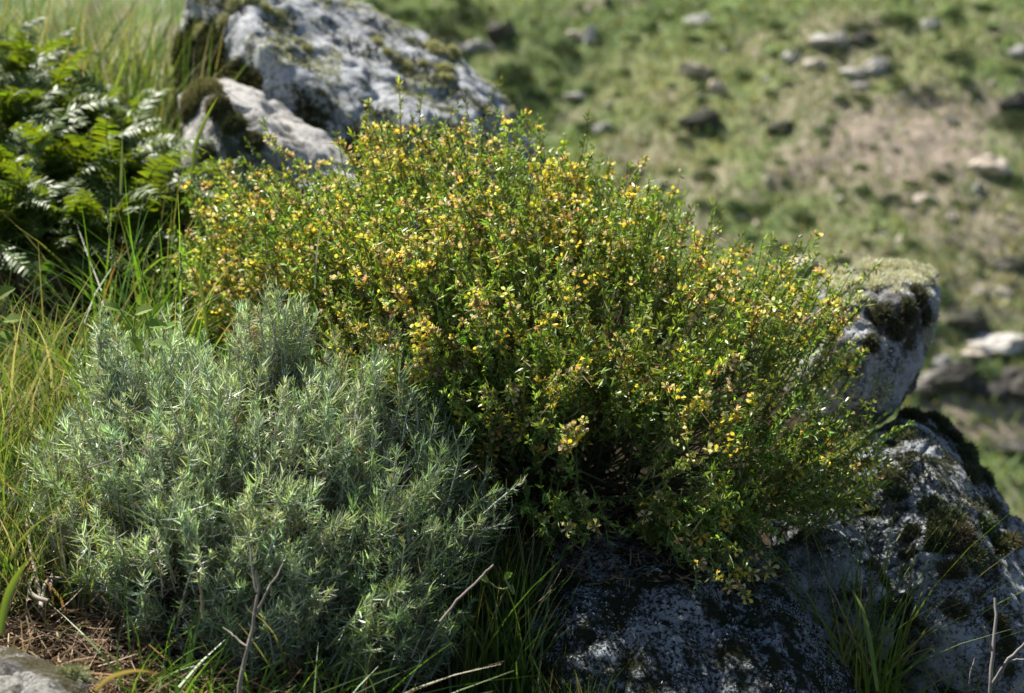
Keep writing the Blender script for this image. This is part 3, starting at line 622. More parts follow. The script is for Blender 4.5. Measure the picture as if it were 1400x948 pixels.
# main stems: individual parts
order = rs.permutation(n)[:46]
for a_ in order:
    S = Soup(); A = ROOT + rs.normal(size=3) * [.03, .03, .01]; Bp = St[a_]
    tubes(S, curve_pts(A[None], Bp[None], rs.normal(size=(1, 3)) * .02 + [[0, 0, -.03]], 9), np.linspace(.0045, .0016, 9)[None], vary((.12, .10, .055), 1, .2, .05, rs), 6)
    S.build('stem', M_bark, yel, sm=True)
S = Soup(); idx = rs.permutation(n)[:900]; A = ROOT + (ctr - ROOT) * rs.uniform(.1, 1, (900, 1)) + rs.normal(size=(900, 3)) * [.09, .05, .04]
A = A * .6 + St[idx] * .4
tubes(S, curve_pts(A, St[idx], rs.normal(size=(900, 3)) * .015, 5), np.linspace(.0022, .0012, 5)[None] * np.ones((900, 1)), vary((.13, .14, .06), 900, .25, .08, rs), 3)
tag(S.build('branches', M_bark, yel), kind='stuff')
# leaflets: trifoliate clusters along each twig
S = Soup(); per = 20; shv = np.exp(rs.normal(size=(n, 1)) * .25) * np.exp(rs.normal(size=(n, 3)) * .08); shl = np.exp(rs.normal(size=n) * .18)
sh = np.repeat(np.arange(n), per); t_ = (np.tile(np.arange(per), n) + rs.rand(n * per)) / per
base = along(St[sh], dirs[sh], Ls[sh], bend[sh], t_)
nd = unit(rdir(len(sh), rs) + dirs[sh] * .5)
leaf_green = np.array([.20, .29, .06]);  # base green of the leaflets, varied at random below
for j in range(3):
    m_ = len(sh); d = unit(nd + rdir(m_, rs) * .55 + dirs[sh] * .3)
    c_ = vary(leaf_green, m_, .22, .08, rs); tone = fbm(base, 6, 3, 88)[:, None]; c_ = c_ * (1 + .5 * tone) * shv[sh]; c_[rs.rand(m_) < .05] = [.28, .24, .10]
    ribbons(S, base + d * .0012, d, rs.uniform(.006, .0115, m_) * shl[sh], rs.uniform(.0022, .0036, m_), rdir(m_, rs) * .25, np.clip(c_, .01, .9), 2, [.35, 1, .25], rs=rs)
tag(S.build('foliage', M_pea_leaf, yel), kind='stuff')
# flower clusters
YEL = [(.95, .84, .14), (.95, .80, .08), (.93, .90, .40)]; ORA = [(.95, .68, .20), (.90, .68, .44)]; CRE = [(.84, .78, .46), (.84, .68, .50), (.74, .74, .38)]
def cluster_soup(rb, kind):
    S = Soup(); nf = rb.randint(3, 6) if kind != 'dry' else rb.randint(3, 7)
    for f in range(nf):
        ang = f / nf * 2 * math.pi + rb.uniform(-.3, .3)
        d = unit(np.array([math.cos(ang), math.sin(ang), rb.uniform(-.1, .9)]))[None]
        pal = {'yellow': YEL + [YEL[0], ORA[0]], 'mixed': YEL + ORA + CRE, 'dry': CRE + ORA + [YEL[2]]}[kind]
        c1 = np.array(pal[rb.randint(len(pal))])[None]; up = np.array([[0, 0, 1.0]])
        sd_ = unit(np.cross(d, up))
        g_ = np.array([[.30, .34, .12]]) if kind != 'dry' else np.array([[.45, .34, .2]])
        tubes(S, curve_pts(np.zeros((1, 3)), d * .004, np.zeros((1, 3)), 3), np.array([[.0005, .0012, .0014]]), g_, 4)
        L_ = rb.uniform(.006, .0085) * (1 if kind != 'dry' else .85)
        b0 = d * .0035
        # keel and wings: folded boat, banner: upturned rounded petal
        ribbons(S, b0, d, L_, .0028, -up * .15, c1, 3, [.35, .9, 1, .25], side=unit(sd_ + up * .6), rs=rb)
        ribbons(S, b0, d, L_, .0028, -up * .15, c1 * .95, 3, [.35, .9, 1, .25], side=unit(sd_ - up * .6), rs=rb)
        if kind == 'dry' and rb.rand() < .5: continue
        c2 = np.clip(c1 * [1, .92, .9], 0, .95); bd = unit(d * .35 + up)
        ribbons(S, b0 + d * L_ * .35, bd, L_ * .6, .0048, d * .25, c2, 3, [.3, .95, 1, .45], side=sd_, rs=rb)
    return S
VAR = []
for k_ in range(10):
    kind = ['yellow', 'yellow', 'mixed', 'mixed', 'dry', 'dry', 'dry', 'yellow', 'mixed', 'dry'][k_]
    VAR.append((cluster_soup(np.random.RandomState(300 + k_), kind), kind))
VM = []
for s_, kd in VAR:
    m = s_.mesh('flower_cluster', 0); m.materials.append(M_petal); VM.append(m)
fl_w = np.clip(uu_ + .15, .02, 1) * np.clip(1.15 - .7 * smooth(380, 760, q[:, 1]), .12, 1.2)
NF = 3300; fl_w = fl_w * (.10 + smooth(-.15, .35, fbm(E, 14, 3, 71)))
si = rs.choice(n, NF, p=fl_w / fl_w.sum()); ft = rs.uniform(.35, 1.0, NF)
FP = along(St[si], dirs[si], Ls[si], bend[si], ft)
kv = rs.choice(10, NF, p=[.13, .13, .12, .10, .09, .09, .07, .12, .08, .07])
Rm = np.zeros((NF, 3, 3)); z_ = unit(dirs[si] * .6 + rdir(NF, rs) * .6 + [0, -.15, .1]); x_ = unit(np.cross(z_, rdir(NF, rs))); Rm[:, :, 0] = x_; Rm[:, :, 1] = np.cross(z_, x_); Rm[:, :, 2] = z_
sc_ = rs.uniform(.8, 1.3, NF)
fd = proj(FP)[2]; score = fd + rs.rand(NF) * .12 + .15 * (kv >= 4) * (kv != 7) + .6 * (uu_[si] < .8); top100 = set(np.argsort(score)[:100].tolist())
for a_ in sorted(top100):
    o = D.objects.new('flower_cluster', VM[kv[a_]]); COL.objects.link(o); o.parent = yel
    Mx = Matrix(Rm[a_].tolist()).to_4x4(); o.matrix_local = Matrix.Translation(Vector(FP[a_] - ROOT)) @ Mx @ Matrix.Scale(float(sc_[a_]) * 1.1, 4)
S = Soup()
for v_ in range(10):
    Vt, Qt_, Ct = VAR[v_][0].arrays(); ids = [a_ for a_ in np.nonzero(kv == v_)[0] if a_ not in top100]
    W_ = np.einsum('nij,vj->nvi', Rm[ids], Vt) * sc_[ids][:, None, None] + FP[ids][:, None]
    Qa = (Qt_[None] + (np.arange(len(ids)) * len(Vt))[:, None, None]).reshape(-1, 4)
    jit = np.exp(rs.normal(size=(len(ids), 1, 3)) * .07)
    S.add(W_, Qa, np.clip((Ct[None] * jit), 0, .97).reshape(-1, 3))
tag(S.build('flowers', M_petal, yel), kind='stuff')
# slender seed pods and dead tips
S = Soup(); m_ = 1700; si = rs.choice(n, m_, p=fl_w / fl_w.sum()); P = along(St[si], dirs[si], Ls[si], bend[si], rs.uniform(.2, 1, m_))
pc = vary((.58, .50, .32), m_, .25, .08, rs); kk = rs.rand(m_) < .12; pc[kk] = vary((.38, .12, .06), kk.sum(), .2, .05, rs)
ribbons(S, P, unit(rdir(m_, rs) + [0, 0, -.4]), rs.uniform(.012, .03, m_), .0018, rdir(m_, rs) * .4, pc, 3, [.8, 1, .8, .2], rs=rs)
tag(S.build('seed_pods', M_dry, yel), kind='stuff')

# ------------------------------------------------------------------ sage shrubs
def sage(name, poly, dfun, T0, R0, ctr, root, nshoot, label, seed, leafL=(.009, .021), up=.9, col=(.37, .41, .32), per=64, stems=18, wfun=None, dark=0.0, group='grey green sage plants'):
    rs = np.random.RandomState(seed)
    q = sample_poly(nshoot, poly, rs, 5, wfun); n = nshoot
    s = np.maximum(q[:, 2] + 5, 0); T = T0 * np.sqrt(np.maximum(1 - (1 - np.minimum(s / R0, 1)) ** 2, 0))
    u_ = np.where(rs.rand(n) < .75, 1 - rs.exponential(.15, n), rs.uniform(-1, 1, n)); u_ = np.clip(u_, -1, 1.05)
    lump = .05 * fbm(np.c_[q[:, :2] / 60, np.zeros(n)], 1, 3, seed)
    E = at(q[:, 0], q[:, 1], dfun(q[:, 0], q[:, 1]) - T * u_ - lump * np.clip(u_, 0, 1))
    k = rs.rand(n) > smooth(-.06, .30, -fbm(E, 12, 3, seed)) * .96; E = E[k]; n = len(E)
    root = np.array(root); ctr = np.array(ctr)
    dirs = unit(unit(E - ctr) * .8 + rdir(n, rs) * .42 + [0, 0, up]); Ls = rs.uniform(.05, .12, n); Ls = Ls * np.where(rs.rand(n) < .15, 1.6, 1); E = E + dirs * (rs.rand(n, 1) < .3) * rs.uniform(0, .055, (n, 1)); St = E - dirs * Ls[:, None]; bend = rdir(n, rs) * .15
    th = empty(name, root, label, 'shrub', group)
    S = Soup(); tt = np.linspace(0, 1, 4)[None, :, None]
    pts = St[:, None] + dirs[:, None] * Ls[:, None, None] * tt + bend[:, None] * Ls[:, None, None] * tt ** 2
    tubes(S, pts, np.array([.0012, .0011, .0009, .0006])[None] * np.ones((n, 1)), vary((.42, .44, .36), n, .2, .05, rs), 4)
    idx = rs.permutation(n)[:min(n, 420)]; A = (root + ctr) / 2 + rs.normal(size=(len(idx), 3)) * .03; A = A * .45 + St[idx] * .55
    tubes(S, curve_pts(A, St[idx], rs.normal(size=(len(idx), 3)) * .01, 5), np.linspace(.0022, .0015, 5)[None] * np.ones((len(idx), 1)), vary((.22, .20, .15), len(idx), .2, .06, rs), 4)
    tag(S.build('twigs', M_bark, th), kind='stuff')
    for a_ in rs.permutation(n)[:stems]:
        S = Soup(); A = root + rs.normal(size=3) * [.02, .02, .005]
        tubes(S, curve_pts(A[None], St[a_][None], rs.normal(size=(1, 3)) * .015, 8), np.linspace(.0032, .0016, 8)[None], vary((.27, .23, .18), 1, .2, .05, rs), 6)
        S.build('stem', M_bark, th, sm=True)
    S = Soup(); sh = np.repeat(np.arange(n), per); t_ = ((np.tile(np.arange(per), n) + rs.rand(n * per)) / per) ** .8
    base = along(St[sh], dirs[sh], Ls[sh], bend[sh], t_); m_ = len(sh)
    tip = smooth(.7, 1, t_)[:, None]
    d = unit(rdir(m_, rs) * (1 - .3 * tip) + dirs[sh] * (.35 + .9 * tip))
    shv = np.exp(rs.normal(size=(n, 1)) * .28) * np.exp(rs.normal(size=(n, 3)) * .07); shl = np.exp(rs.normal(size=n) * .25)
    c_ = vary(col, m_, .40, .06, rs) * shv[sh] * (1 - .45 * smooth(.45, .0, t_)[:, None] * [.6, 1, 1]) * (1 + .25 * tip); c_ = c_ * (1 + .35 * tip) * (1 + .25 * fbm(base, 8, 3, seed)[:, None])  # wide random spread puts highlight contrast into the leaf colours
    g_ = rs.rand(m_) < .28; c_[g_] = vary((.24, .31, .12), g_.sum(), .2, .06, rs)
    g_ = rs.rand(m_) < .02; c_[g_] = (.34, .2, .12)
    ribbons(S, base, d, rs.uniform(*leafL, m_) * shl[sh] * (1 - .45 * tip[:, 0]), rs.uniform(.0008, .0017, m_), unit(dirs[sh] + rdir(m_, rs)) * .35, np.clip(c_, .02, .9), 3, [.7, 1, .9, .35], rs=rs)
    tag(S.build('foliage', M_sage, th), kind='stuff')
    return th
G1 = [(50, 700), (35, 650), (70, 590), (108, 520), (128, 462), (175, 452), (235, 455), (300, 470), (380, 478), (450, 478), (520, 500), (560, 560), (560, 680), (520, 800), (440, 890), (440, 905), (340, 915), (220, 890), (140, 835), (85, 770)]
sage('sage_shrub', G1, lambda a_, b_: 1.95 + .10 * (640 - b_) / 200, .20, 190, at(300, 800, 2.0), at(310, 890, 1.93), 1850,
     'big rounded silvery green sage shrub with threadlike leaves at the lower left', 501, per=66)
G2 = [(470, 560), (500, 480), (520, 472), (560, 525), (605, 565), (625, 620), (640, 665), (695, 682), (672, 725), (640, 770), (640, 850), (590, 900), (500, 920), (450, 880), (440, 700)]
sage('sage_shrub', G2, lambda a_, b_: 1.92 + .10 * (640 - b_) / 200, .15, 110, at(430, 860, 1.95), at(445, 900, 1.9), 460,
     'darker sparse sage shrub leaning right with long pale stems, touching the yellow shrub', 502, (.012, .024), .6, (.20, .25, .17), 50, 34)
G3 = [(300, 480), (318, 430), (345, 408), (385, 402), (415, 420), (420, 460), (400, 500), (340, 500)]
sage('sage_shrub', G3, lambda a_, b_: 2.0 + 0 * a_, .06, 50, at(360, 520, 2.02), at(365, 640, 2.06), 80,
     'small upright sage sprig poking up in front of the yellow shrub\'s left side', 503, (.010, .018), 1.2, per=60, stems=8)
G4 = [(10, 700), (20, 640), (45, 575), (95, 560), (110, 620), (105, 700), (60, 760), (20, 750)]
sage('sage_shrub', G4, lambda a_, b_: 1.95 + 0 * a_, .06, 50, at(60, 780, 1.8), at(62, 815, 1.78), 42,
     'thin sage plant among the grass near the left edge', 504, (.012, .02), .9, per=56, stems=6)
G5 = [(110, 560), (128, 500), (140, 450), (165, 455), (170, 500), (178, 560)]
sage('sage_shrub', G5, lambda a_, b_: 1.9 + 0 * a_, .04, 40, at(145, 640, 1.9), at(150, 700, 1.86), 26,
     'single narrow sage spire at the upper left corner of the big sage shrub', 505, (.010, .016), 1.5, per=70, stems=3)

# ------------------------------------------------------------------ ferns
def frond_mesh(seed):
    rb = np.random.RandomState(seed); S = Soup(); L_ = .26 * rb.uniform(.85, 1.15); npn = 23
    t = np.linspace(0, 1, 14); droop = rb.uniform(.5, .9); curl = rb.uniform(-.06, .06)
    R_ = np.stack([curl * t ** 2 * 2, L_ * (t - .18 * t ** 2), L_ * (.75 * t - droop * t ** 2)], -1)
    tubes(S, R_[None], np.linspace(.0016, .0005, 14)[None], np.array([[.16, .20, .06]]), 4)
    tp = np.linspace(.16, .98, npn); bp = np.stack([np.interp(tp, t, R_[:, k_]) for k_ in range(3)], -1)
    tg = unit(np.gradient(bp, axis=0)); sx = unit(np.cross(tg, [0, 0, 1.0])); up = np.cross(sx, tg)
    plen = .031 * np.sin(np.clip(tp, .12, 1) ** .8 * math.pi * .93) ** .6 + .004
    for sgn in (-1, 1):
        d = unit(sx * sgn + tg * .45 + up * rb.normal(size=(npn, 1)) * .16)
        ribbons(S, bp, d, plen * rb.uniform(.88, 1.08, npn), .0082 * rb.uniform(.85, 1.1, npn) * (plen / .030) ** .5, -up * rb.uniform(.05, .35, (npn, 1)), vary((.10, .16, .03), npn, .22, .05, rb), 5, [.75, 1, .98, .85, .6, .15],
                side=unit(tg + up * rb.normal(size=(npn, 1)) * .2), rs=rb)
    m = S.mesh('frond', 0, False); m.materials.append(M_fern); return m
FM = [frond_mesh(900 + k_) for k_ in range(8)]
rf = np.random.RandomState(66)
FERNS = [(5, 350, 2.62, 'fern in deep shade at the left edge, lowest of the ferns'), (80, 350, 2.68, 'fern in front of the fern bank, its fronds over the dark hollow'),
 (150, 345, 2.72, 'fern at the foot of the bank between two others, just above the seed stalks'), (215, 320, 2.80, 'fern with bright glinting tips at the right end of the fern bank'), (30, 270, 2.80, 'fern at the left of the middle of the fern bank'),
 (110, 270, 2.86, 'fern in the very middle of the fern bank'), (180, 265, 2.92, 'bright yellow green fern right of the middle of the bank'),
 (0, 190, 2.95, 'fern at the left edge under the top fern'), (70, 190, 3.0, 'fern just below the uppermost fern of the bank'), (25, 115, 3.12, 'uppermost fern of the bank, against the tall grass'),
 (140, 200, 3.05, 'fern at the upper right shoulder of the bank, before the tall grass'), (235, 250, 3.02, 'small fern leaning against the mossy end of the pale boulder')]
for fi, (px, py, d_, lab) in enumerate(FERNS):
    B_ = at(px, py, d_); B_[2] = max(B_[2], 0); gz = float(H(B_[0], B_[1])); 
    f = empty('fern', B_, lab, 'fern', 'ferns on the bank at the upper left')
    nfr = 40 if fi != 11 else 9
    for j in range(nfr):
        az = rf.uniform(-math.pi, math.pi); tilt = rf.uniform(-.5, 1.0); sc = rf.uniform(.5, 1.05) * (1 if fi != 11 else .7)
        o = D.objects.new('frond', FM[rf.randint(8)]); COL.objects.link(o); o.parent = f
        o.rotation_euler = (tilt, rf.uniform(-.3, .3), az); o.scale = (sc,) * 3; o.location = rf.normal(size=3) * [.03, .03, .012]
    # rootstock reaching the ground
    S = Soup(); tubes(S, curve_pts(np.array([[B_[0], B_[1], min(gz, B_[2]) - .02]]), B_[None] + [[0, 0, .01]], np.zeros((1, 3)), 4), np.full((1, 4), .02), np.array([[.07, .05, .03]]), 8); S.build('rootstock', M_bark, f, sm=True)

# ------------------------------------------------------------------ grasses
def grass(name, pxr, dr, n, hr, wr, label, seed, lean=(.0, 0, 0), pal=None, stuff=True, spread=.25, curl=.4, mat=None, group=None):
    rs = np.random.RandomState(seed); px = rs.uniform(*pxr, n); d = rs.uniform(*dr, n)
    cl = fbm(np.c_[px / 40, d * 8, np.zeros(n)], 1, 2, seed); k = rs.rand(n) > smooth(.1, .6, -cl) * .7; px, d = px[k], d[k]; n = len(px)
    x = (px - 700) / FPX * d; y = d * CP; z = H(x, y); B = np.stack([x, y, z - .01], -1)
    if pal is None: pal = [((.12, .24, .03), .68), ((.19, .30, .05), .22), ((.34, .32, .14), .07), ((.36, .17, .07), .03)]
    ch = rs.choice(len(pal), n, p=[a_[1] for a_ in pal]); c_ = np.array([pal[k_][0] for k_ in ch]) * np.exp(rs.normal(size=(n, 1)) * .2)
    tipc = np.where((rs.rand(n) < .15)[:, None], np.array([.38, .31, .15]), c_)
    S = Soup(); dd = unit(rs.normal(size=(n, 3)) * [spread, spread, .0] + [0, 0, 1] + np.array(lean))
    bd = rs.normal(size=(n, 3)) * [curl, curl, 0] - np.array([0, 0, 1]) * rs.uniform(0, .35, (n, 1)) * (curl / .4)
    ribbons(S, B, dd, rs.uniform(*hr, n), rs.uniform(*wr, n), bd, c_, 6, tipcol=tipc, rs=rs)
    o = S.build(name, mat or M_grass, origin=(B.mean(0)) if not stuff else None)
    tag(o, label, 'grass', group, 'stuff' if stuff else None); return o
grass('grass', (-60, 285), (3.3, 4.1), 1050, (.28, .55), (.004, .010), 'tall green and rusty grass behind the ferns at the upper left', 1, (.04, 0, 0), spread=.15, curl=.25, pal=[((.08, .14, .03), .55), ((.19, .26, .06), .22), ((.40, .36, .24), .19), ((.30, .16, .09), .04)])  # dark green blades put the shade between blades into the colour
grass('grass', (380, 560), (4.0, 4.5), 350, (.12, .3), (.003, .006), 'pale grass on the ridge behind the largest boulder', 2, (.1, 0, 0), pal=[((.25, .28, .08), .5), ((.42, .36, .17), .5)])
grass('grass', (-120, 170), (1.72, 2.4), 2600, (.08, .26), (.0018, .0055), 'dense thin green grass along the left edge below the ferns', 3, (.03, 0, 0), spread=.2, curl=.3, pal=[((.12, .20, .04), .5), ((.20, .27, .07), .25), ((.36, .34, .21), .2), ((.28, .16, .09), .05)])
grass('grass', (120, 300), (2.15, 2.65), 420, (.20, .42), (.003, .0065), 'long arching green grass blades between the ferns and the yellow shrub', 4, (.15, -.1, 0), spread=.3, curl=.45)
grass('grass', (600, 745), (1.66, 1.92), 620, (.08, .22), (.002, .005), 'green grass darkened for shade below the yellow shrub at the bottom centre', 5, (.0, 0, 0), spread=.15, curl=.2, pal=[((.06, .11, .02), .75), ((.10, .16, .03), .22), ((.22, .18, .08), .03)])  # palette darkened to stand for the shrub's shade
grass('grass', (740, 870), (1.58, 1.68), 260, (.05, .14), (.002, .004), 'short grass darkened for shade in front of the left part of the dark boulder', 55, (.0, 0, 0), spread=.15, curl=.2, pal=[((.07, .12, .02), .9), ((.10, .16, .03), .1)])  # lowered greens again, shrub shade put into the blade colour
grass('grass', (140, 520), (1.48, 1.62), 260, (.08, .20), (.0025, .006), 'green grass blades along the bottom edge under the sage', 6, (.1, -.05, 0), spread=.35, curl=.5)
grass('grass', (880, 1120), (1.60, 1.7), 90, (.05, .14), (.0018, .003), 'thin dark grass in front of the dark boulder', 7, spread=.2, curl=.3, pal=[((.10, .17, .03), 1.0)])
grass('grass', (1080, 1420), (1.85, 2.2), 300, (.1, .28), (.002, .0045), 'sparse grass in the gap between the shaded boulders', 9, spread=.25, curl=.4, pal=[((.12, .2, .03), .8), ((.3, .26, .1), .2)])
grass('grass_tuft', (1150, 1250), (1.84, 1.98), 110, (.22, .40), (.003, .006), 'clump of long green grass blades in the gap left of the lower right boulder', 8, (-.1, 0, 0), spread=.18, curl=.3, stuff=False, pal=[((.13, .2, .03), .8), ((.3, .26, .1), .2)])
grass('grass_tuft', (1310, 1370), (1.75, 1.8), 12, (.22, .36), (.004, .007), 'few broad grass blades rising at the bottom in front of the lower right boulder', 18, (-.1, 0, 0), spread=.35, curl=.5, stuff=False, pal=[((.14, .2, .03), 1.0)])

grass('grass', (-30, 210), (1.85, 2.35), 130, (.18, .36), (.004, .008), 'coarse tall part dry grass blades standing at the left edge', 66, (.03, 0, 0), spread=.18, curl=.25, pal=[((.17, .25, .06), .55), ((.40, .37, .23), .43), ((.30, .16, .09), .02)])
# broad foreground blades placed singly
def blade(pts, w, col, label):
    S = Soup(); P = np.array([at(*q) for q in pts]); k_ = 14; ts = np.linspace(0, len(P) - 1, k_)
    tck = np.stack([np.interp(ts, np.arange(len(P)), P[:, j]) for j in range(3)], -1)
    for _ in range(3): tck[1:-1] = (tck[:-2] + 2 * tck[1:-1] + tck[2:]) / 4
    tg = unit(np.gradient(tck, axis=0)); sd_ = unit(np.cross(tg, [.2, 1, .3])); prof = np.sin(np.linspace(.25, 1, k_) * math.pi * .98)[:, None]
    V = np.stack([tck - sd_ * w / 2 * prof, tck - np.array([0, -w * .2, 0]) * prof, tck + sd_ * w / 2 * prof], 1)
    i_ = np.arange(k_ - 1)[:, None] * 3 + np.array([0, 1]); Q = np.stack([i_, i_ + 1, i_ + 4, i_ + 3], -1).reshape(-1, 4)
    S.add(V, Q, np.array(col)); o = S.build('long_grass', M_grass, origin=P[0], sm=True); tag(o, label, 'grass', 'single grass blades'); return o
blade([(262, 245, 2.5), (266, 200, 2.5), (282, 160, 2.5), (298, 132, 2.48)], .007, (.22, .30, .05), 'broad yellow green grass blade in front of the pale boulder\'s mossy end')
blade([(165, 265, 2.4), (167, 225, 2.4), (167, 185, 2.4)], .006, (.28, .32, .12), 'upright pale grass blade in front of the ferns')
blade([(0, 868, 1.5), (8, 820, 1.5), (22, 790, 1.5), (38, 765, 1.5)], .009, (.24, .33, .05), 'broad bright green grass blade at the left edge above the pale stone')
blade([(130, 945, 1.42), (150, 925, 1.42), (185, 916, 1.42), (215, 920, 1.42)], .005, (.42, .32, .15), 'dry tan grass blade arching over the bottom edge beside the pale stone')
blade([(285, 480, 2.1), (280, 420, 2.1), (272, 380, 2.1), (282, 330, 2.1)], .0055, (.26, .34, .05), 'yellow green grass blade left of the small upright sage sprig')
blade([(470, 214, 2.9), (490, 212, 2.88), (515, 210, 2.85)], .007, (.5, .5, .36), 'pale dead grass blade lying across the top left of the yellow shrub')
blade([(430, 395, 2.08), (433, 340, 2.1), (440, 300, 2.12)], .003, (.4, .42, .2), 'thin pale grass stalk in front of the yellow shrub\'s left side')
blade([(1200, 945, 1.78), (1190, 880, 1.8), (1180, 830, 1.82), (1160, 800, 1.84)], .006, (.13, .2, .03), 'broad dark green blade leaning left below the small pale rock')
# seed stalks
def seed_stalk(pts, label):
    P = np.array([at(*q) for q in pts]); ts = np.linspace(0, len(P) - 1, 16); R_ = np.stack([np.interp(ts, np.arange(len(P)), P[:, j]) for j in range(3)], -1)
    for _ in range(3): R_[1:-1] = (R_[:-2] + 2 * R_[1:-1] + R_[2:]) / 4
    o = empty('seed_stalk', P[0], label, 'weed', 'seed stalks beside the ferns'); S = Soup()
    tubes(S, R_[None], np.full((1, 16), .0011), np.array([[.2, .26, .08]]), 5); S.build('stalk', M_bark, o, sm=True)
    S = Soup(); rb = np.random.RandomState(len(label)); m_ = 90; t = rb.uniform(.35, 1, m_) * 15; B_ = np.stack([np.interp(t, np.arange(16), R_[:, j]) for j in range(3)], -1)
    ribbons(S, B_, rdir(m_, rb), .004, .003, rdir(m_, rb) * .2, vary((.28, .32, .14), m_, .2, .05, rb), 2, [.5, 1, .3], rs=rb); S.build('seeds', M_dry, o)
seed_stalk([(170, 420, 2.15), (162, 370, 2.15), (150, 330, 2.15), (148, 290, 2.15)], 'knobbly green seed stalk, left one of the pair below the ferns')
seed_stalk([(192, 400, 2.15), (196, 360, 2.15), (208, 330, 2.15), (222, 312, 2.15)], 'knobbly green seed stalk bending right, beside the first below the ferns')
seed_stalk([(232, 440, 2.1), (240, 400, 2.1), (248, 370, 2.1), (246, 345, 2.1)], 'small beaded seed stalk left of the yellow shrub\'s lower left flowers')

# broadleaf weeds
M_weed = leaf_mat('weed_leaf', .65, .2, .4, (1.2, 1.2, .35))
def weed(root_px, leaves, label, seed, col=(.17, .27, .05)):
    rb = np.random.RandomState(seed); root = at(*root_px); o = empty('broadleaf_weed', root, label, 'weed', 'broad leaved weeds at the left')
    S = Soup(); tips = np.array([at(*l[:3]) for l in leaves]); A = np.repeat(root[None], len(tips), 0)
    tubes(S, curve_pts(A, tips, rb.normal(size=A.shape) * .01, 6), np.full((len(tips), 6), .0013), vary((.2, .26, .08), len(tips), .1, .05, rb), 5); S.build('stem', M_bark, o, sm=True)
    for (a_, b_, c_, L_, ang) in leaves:
        L_ = L_ * .8; P = at(a_, b_, c_); d = unit(np.array([math.cos(ang), rb.uniform(-.5, .1), math.sin(ang)])); sd_ = unit(np.cross(d, unit(np.array([.2, -.6, 1.0]) + rb.normal(size=3) * .3)))
        up = np.cross(sd_, d); k_ = 11; t = np.linspace(0, 1, k_); wv = L_ * .36 * np.sin(np.clip(t * 1.02, .02, 1) * math.pi) ** .75 * (1 + .16 * (np.arange(k_) % 2) * 2 - .16)
        cl_ = P + d * L_ * t[:, None] - up * (L_ * .25 * t ** 2)[:, None]
        V = np.stack([cl_ - sd_ * wv[:, None] + up * wv[:, None] * .35, cl_, cl_ + sd_ * wv[:, None] + up * wv[:, None] * .35], 1)
        i_ = np.arange(k_ - 1)[:, None] * 3 + np.array([0, 1]); Q = np.stack([i_, i_ + 1, i_ + 4, i_ + 3], -1).reshape(-1, 4)
        S = Soup(); S.add(V, Q, vary(col, 1, .15, .05, rb)[0]); S.build('leaf', M_weed, o)
weed((190, 520, 1.98), [(165, 425, 1.95, .03, 2.6), (185, 430, 1.93, .032, .5), (200, 445, 1.92, .035, .1), (180, 450, 1.92, .03, -2.6), (210, 430, 1.95, .028, .9), (175, 462, 1.9, .034, -.6), (205, 470, 1.9, .03, .2), (192, 418, 1.96, .024, 1.4), (225, 450, 1.95, .024, .6)], 'toothed green weed sprouting behind the top left of the big sage shrub', 1)
weed((5, 470, 2.2), [(-5, 410, 2.2, .045, .7), (5, 440, 2.2, .04, .3), (-8, 430, 2.2, .04, 1.4), (0, 455, 2.18, .035, -.3)], 'bright green leafy weed cut off by the left edge', 2, (.16, .27, .04))
weed((70, 410, 2.5), [(40, 368, 2.5, .05, .2), (60, 375, 2.5, .04, .9), (45, 380, 2.48, .04, -.4), (25, 372, 2.5, .04, 2.7)], 'dark broad leaved weed in the shade under the ferns', 3, (.08, .14, .03))
weed((700, 800, 1.75), [(668, 795, 1.75, .018, 2.4), (690, 790, 1.75, .015, .8)], 'tiny leafy weed in the grass below the yellow shrub', 4)

# dry branched stems
def twig(name, segs, label, col=(.27, .235, .19), cat='dead stem', group=None):
    o = None; S = Soup(); base = at(*segs[0][0][0])
    for pts, r0, r1 in segs:
        P = np.array([at(*q) for q in pts]); ts = np.linspace(0, len(P) - 1, 12); R_ = np.stack([np.interp(ts, np.arange(len(P)), P[:, j]) for j in range(3)], -1)
        R_[1:-1] = (R_[:-2] + 2 * R_[1:-1] + R_[2:]) / 4; R_ = R_ + np.random.RandomState(len(label)).normal(size=R_.shape) * r0 * .3
        tubes(S, R_[None], np.linspace(r0, r1, 12)[None], np.array([col]), 7)
    o = S.build(name, M_bark, origin=base, sm=True); tag(o, label, cat, group); return o
twig('dead_stem', [([(325, 960, 1.60), (335, 900, 1.60), (348, 850, 1.60), (352, 810, 1.60), (351, 780, 1.60)], .0028, .0012), ([(352, 838, 1.60), (362, 815, 1.59), (370, 800, 1.59), (388, 770, 1.6)], .0018, .0008), ([(338, 885, 1.60), (320, 870, 1.61), (305, 858, 1.62)], .0014, .0007), ([(340, 882, 1.60), (348, 875, 1.6), (356, 870, 1.6)], .0012, .0005), ([(350, 810, 1.6), (344, 770, 1.61), (340, 740, 1.62)], .0014, .0008)], 'pale forked dead stem rising from the bottom edge in front of the big sage shrub')
twig('dead_stem', [([(1352, 980, 1.85), (1356, 920, 1.85), (1360, 860, 1.86), (1362, 818, 1.87)], .003, .002), ([(1357, 935, 1.85), (1378, 905, 1.83), (1400, 880, 1.82), (1425, 862, 1.8)], .003, .0015), ([(1378, 905, 1.83), (1395, 902, 1.83), (1410, 900, 1.82)], .0016, .001), ([(1356, 890, 1.85), (1348, 865, 1.84), (1342, 855, 1.84)], .0018, .0022), ([(1325, 935, 1.83), (1328, 915, 1.83), (1333, 900, 1.83)], .0012, .0008)], 'grey branching dead stem at the right edge in front of the lower right boulder', (.20, .185, .17))
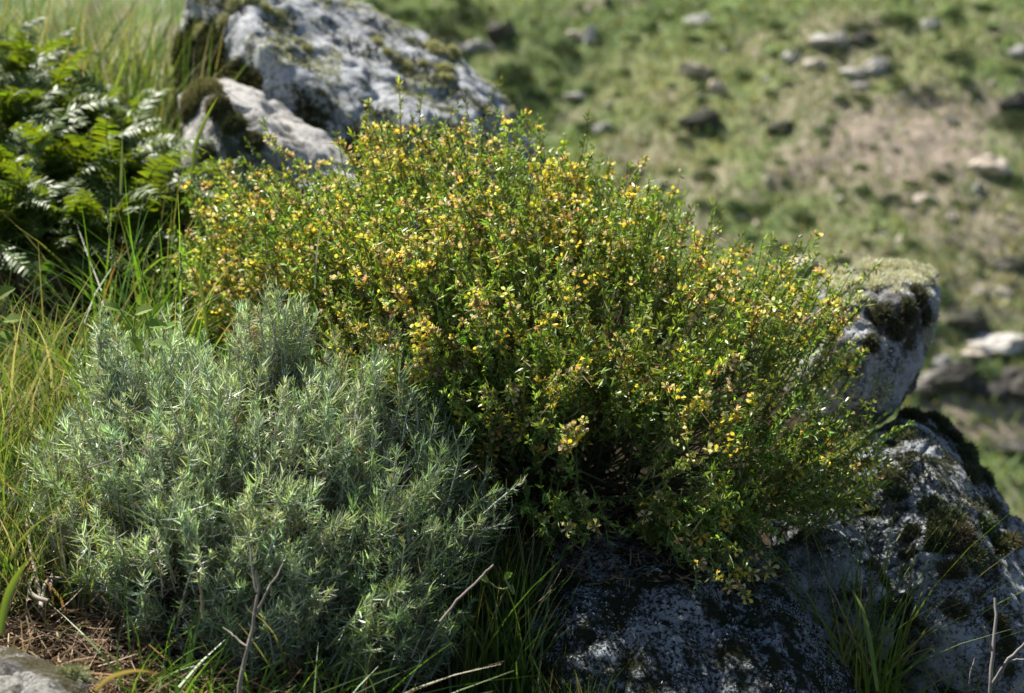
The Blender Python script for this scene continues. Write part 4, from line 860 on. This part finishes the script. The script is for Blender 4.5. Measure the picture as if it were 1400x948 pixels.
twig('dead_stem', [([(602, 850, 1.66), (630, 815, 1.66), (658, 790, 1.66), (674, 772, 1.66)], .0016, .0011)], 'thin straight dead twig pointing up right out of the leaning sage shrub', (.28, .24, .20))
twig('dead_stem', [([(120, 640, 1.62), (170, 625, 1.6), (165, 600, 1.62), (150, 615, 1.62)], .001, .0006)], 'short crooked dead twig lying on the left side of the big sage shrub')
twig('dead_stem', [([(277, 845, 1.58), (276, 810, 1.58), (270, 780, 1.58)], .0018, .0012)], 'short brown dead stalk in the lower middle of the big sage shrub', (.3, .24, .12))

# litter of dry stems on the ground at the lower left, and a rusty dead patch
rs = np.random.RandomState(404); S = Soup(); m_ = 5200
px = rs.uniform(-80, 420, m_); d = rs.uniform(1.45, 1.95, m_); x = (px - 700) / FPX * d; y = d * CP; B = np.stack([x, y, H(x, y) + rs.uniform(.0, .035, m_)], -1)
ribbons(S, B, unit(rs.normal(size=(m_, 3)) * [1, 1, .3]), rs.uniform(.02, .08, m_), rs.uniform(.0012, .003, m_), rdir(m_, rs) * .25, vary((.24, .18, .12), m_, .5, .08, rs), 3, [1, 1, .9, .6], rs=rs)
tag(S.build('dry_litter', M_dry), 'tangle of dry brown stems and leaves on the ground at the lower left', 'litter', kind='stuff')
rs = np.random.RandomState(406); S = Soup(); m_ = 900; pr_ = np.c_[rs.uniform(690, 1080, m_), rs.uniform(700, 800, m_)]
hp = [ray(bv6, a_, b_)[0] for a_, b_ in pr_]; hp = np.array([h_ for h_ in hp if h_ is not None]); m_ = len(hp)
ribbons(S, hp + [0, 0, .002], unit(rs.normal(size=(m_, 3)) * [1, .6, .3]), rs.uniform(.006, .03, m_), rs.uniform(.001, .003, m_), rdir(m_, rs) * .3, vary((.20, .15, .09), m_, .4, .08, rs), 2, [.8, 1, .5], rs=rs)
tag(S.build('dry_litter', M_dry), 'brown dead leaflets and bits of stem caught on the dark boulder under the shrub', 'litter', kind='stuff')
rs = np.random.RandomState(405); S = Soup(); m_ = 260; P = at(rs.normal(355, 22, m_), rs.normal(468, 16, m_), rs.uniform(1.97, 2.06, m_))
ribbons(S, P, rdir(m_, rs), rs.uniform(.01, .025, m_), .0015, rdir(m_, rs) * .4, vary((.30, .12, .07), m_, .3, .08, rs), 3, [.8, 1, .8, .3], rs=rs)
tag(S.build('rusty_dead_leaves', M_dry, origin=P.mean(0)), 'patch of rusty dead leaves at the foot of the small upright sage sprig', 'dead leaves', kind='stuff')
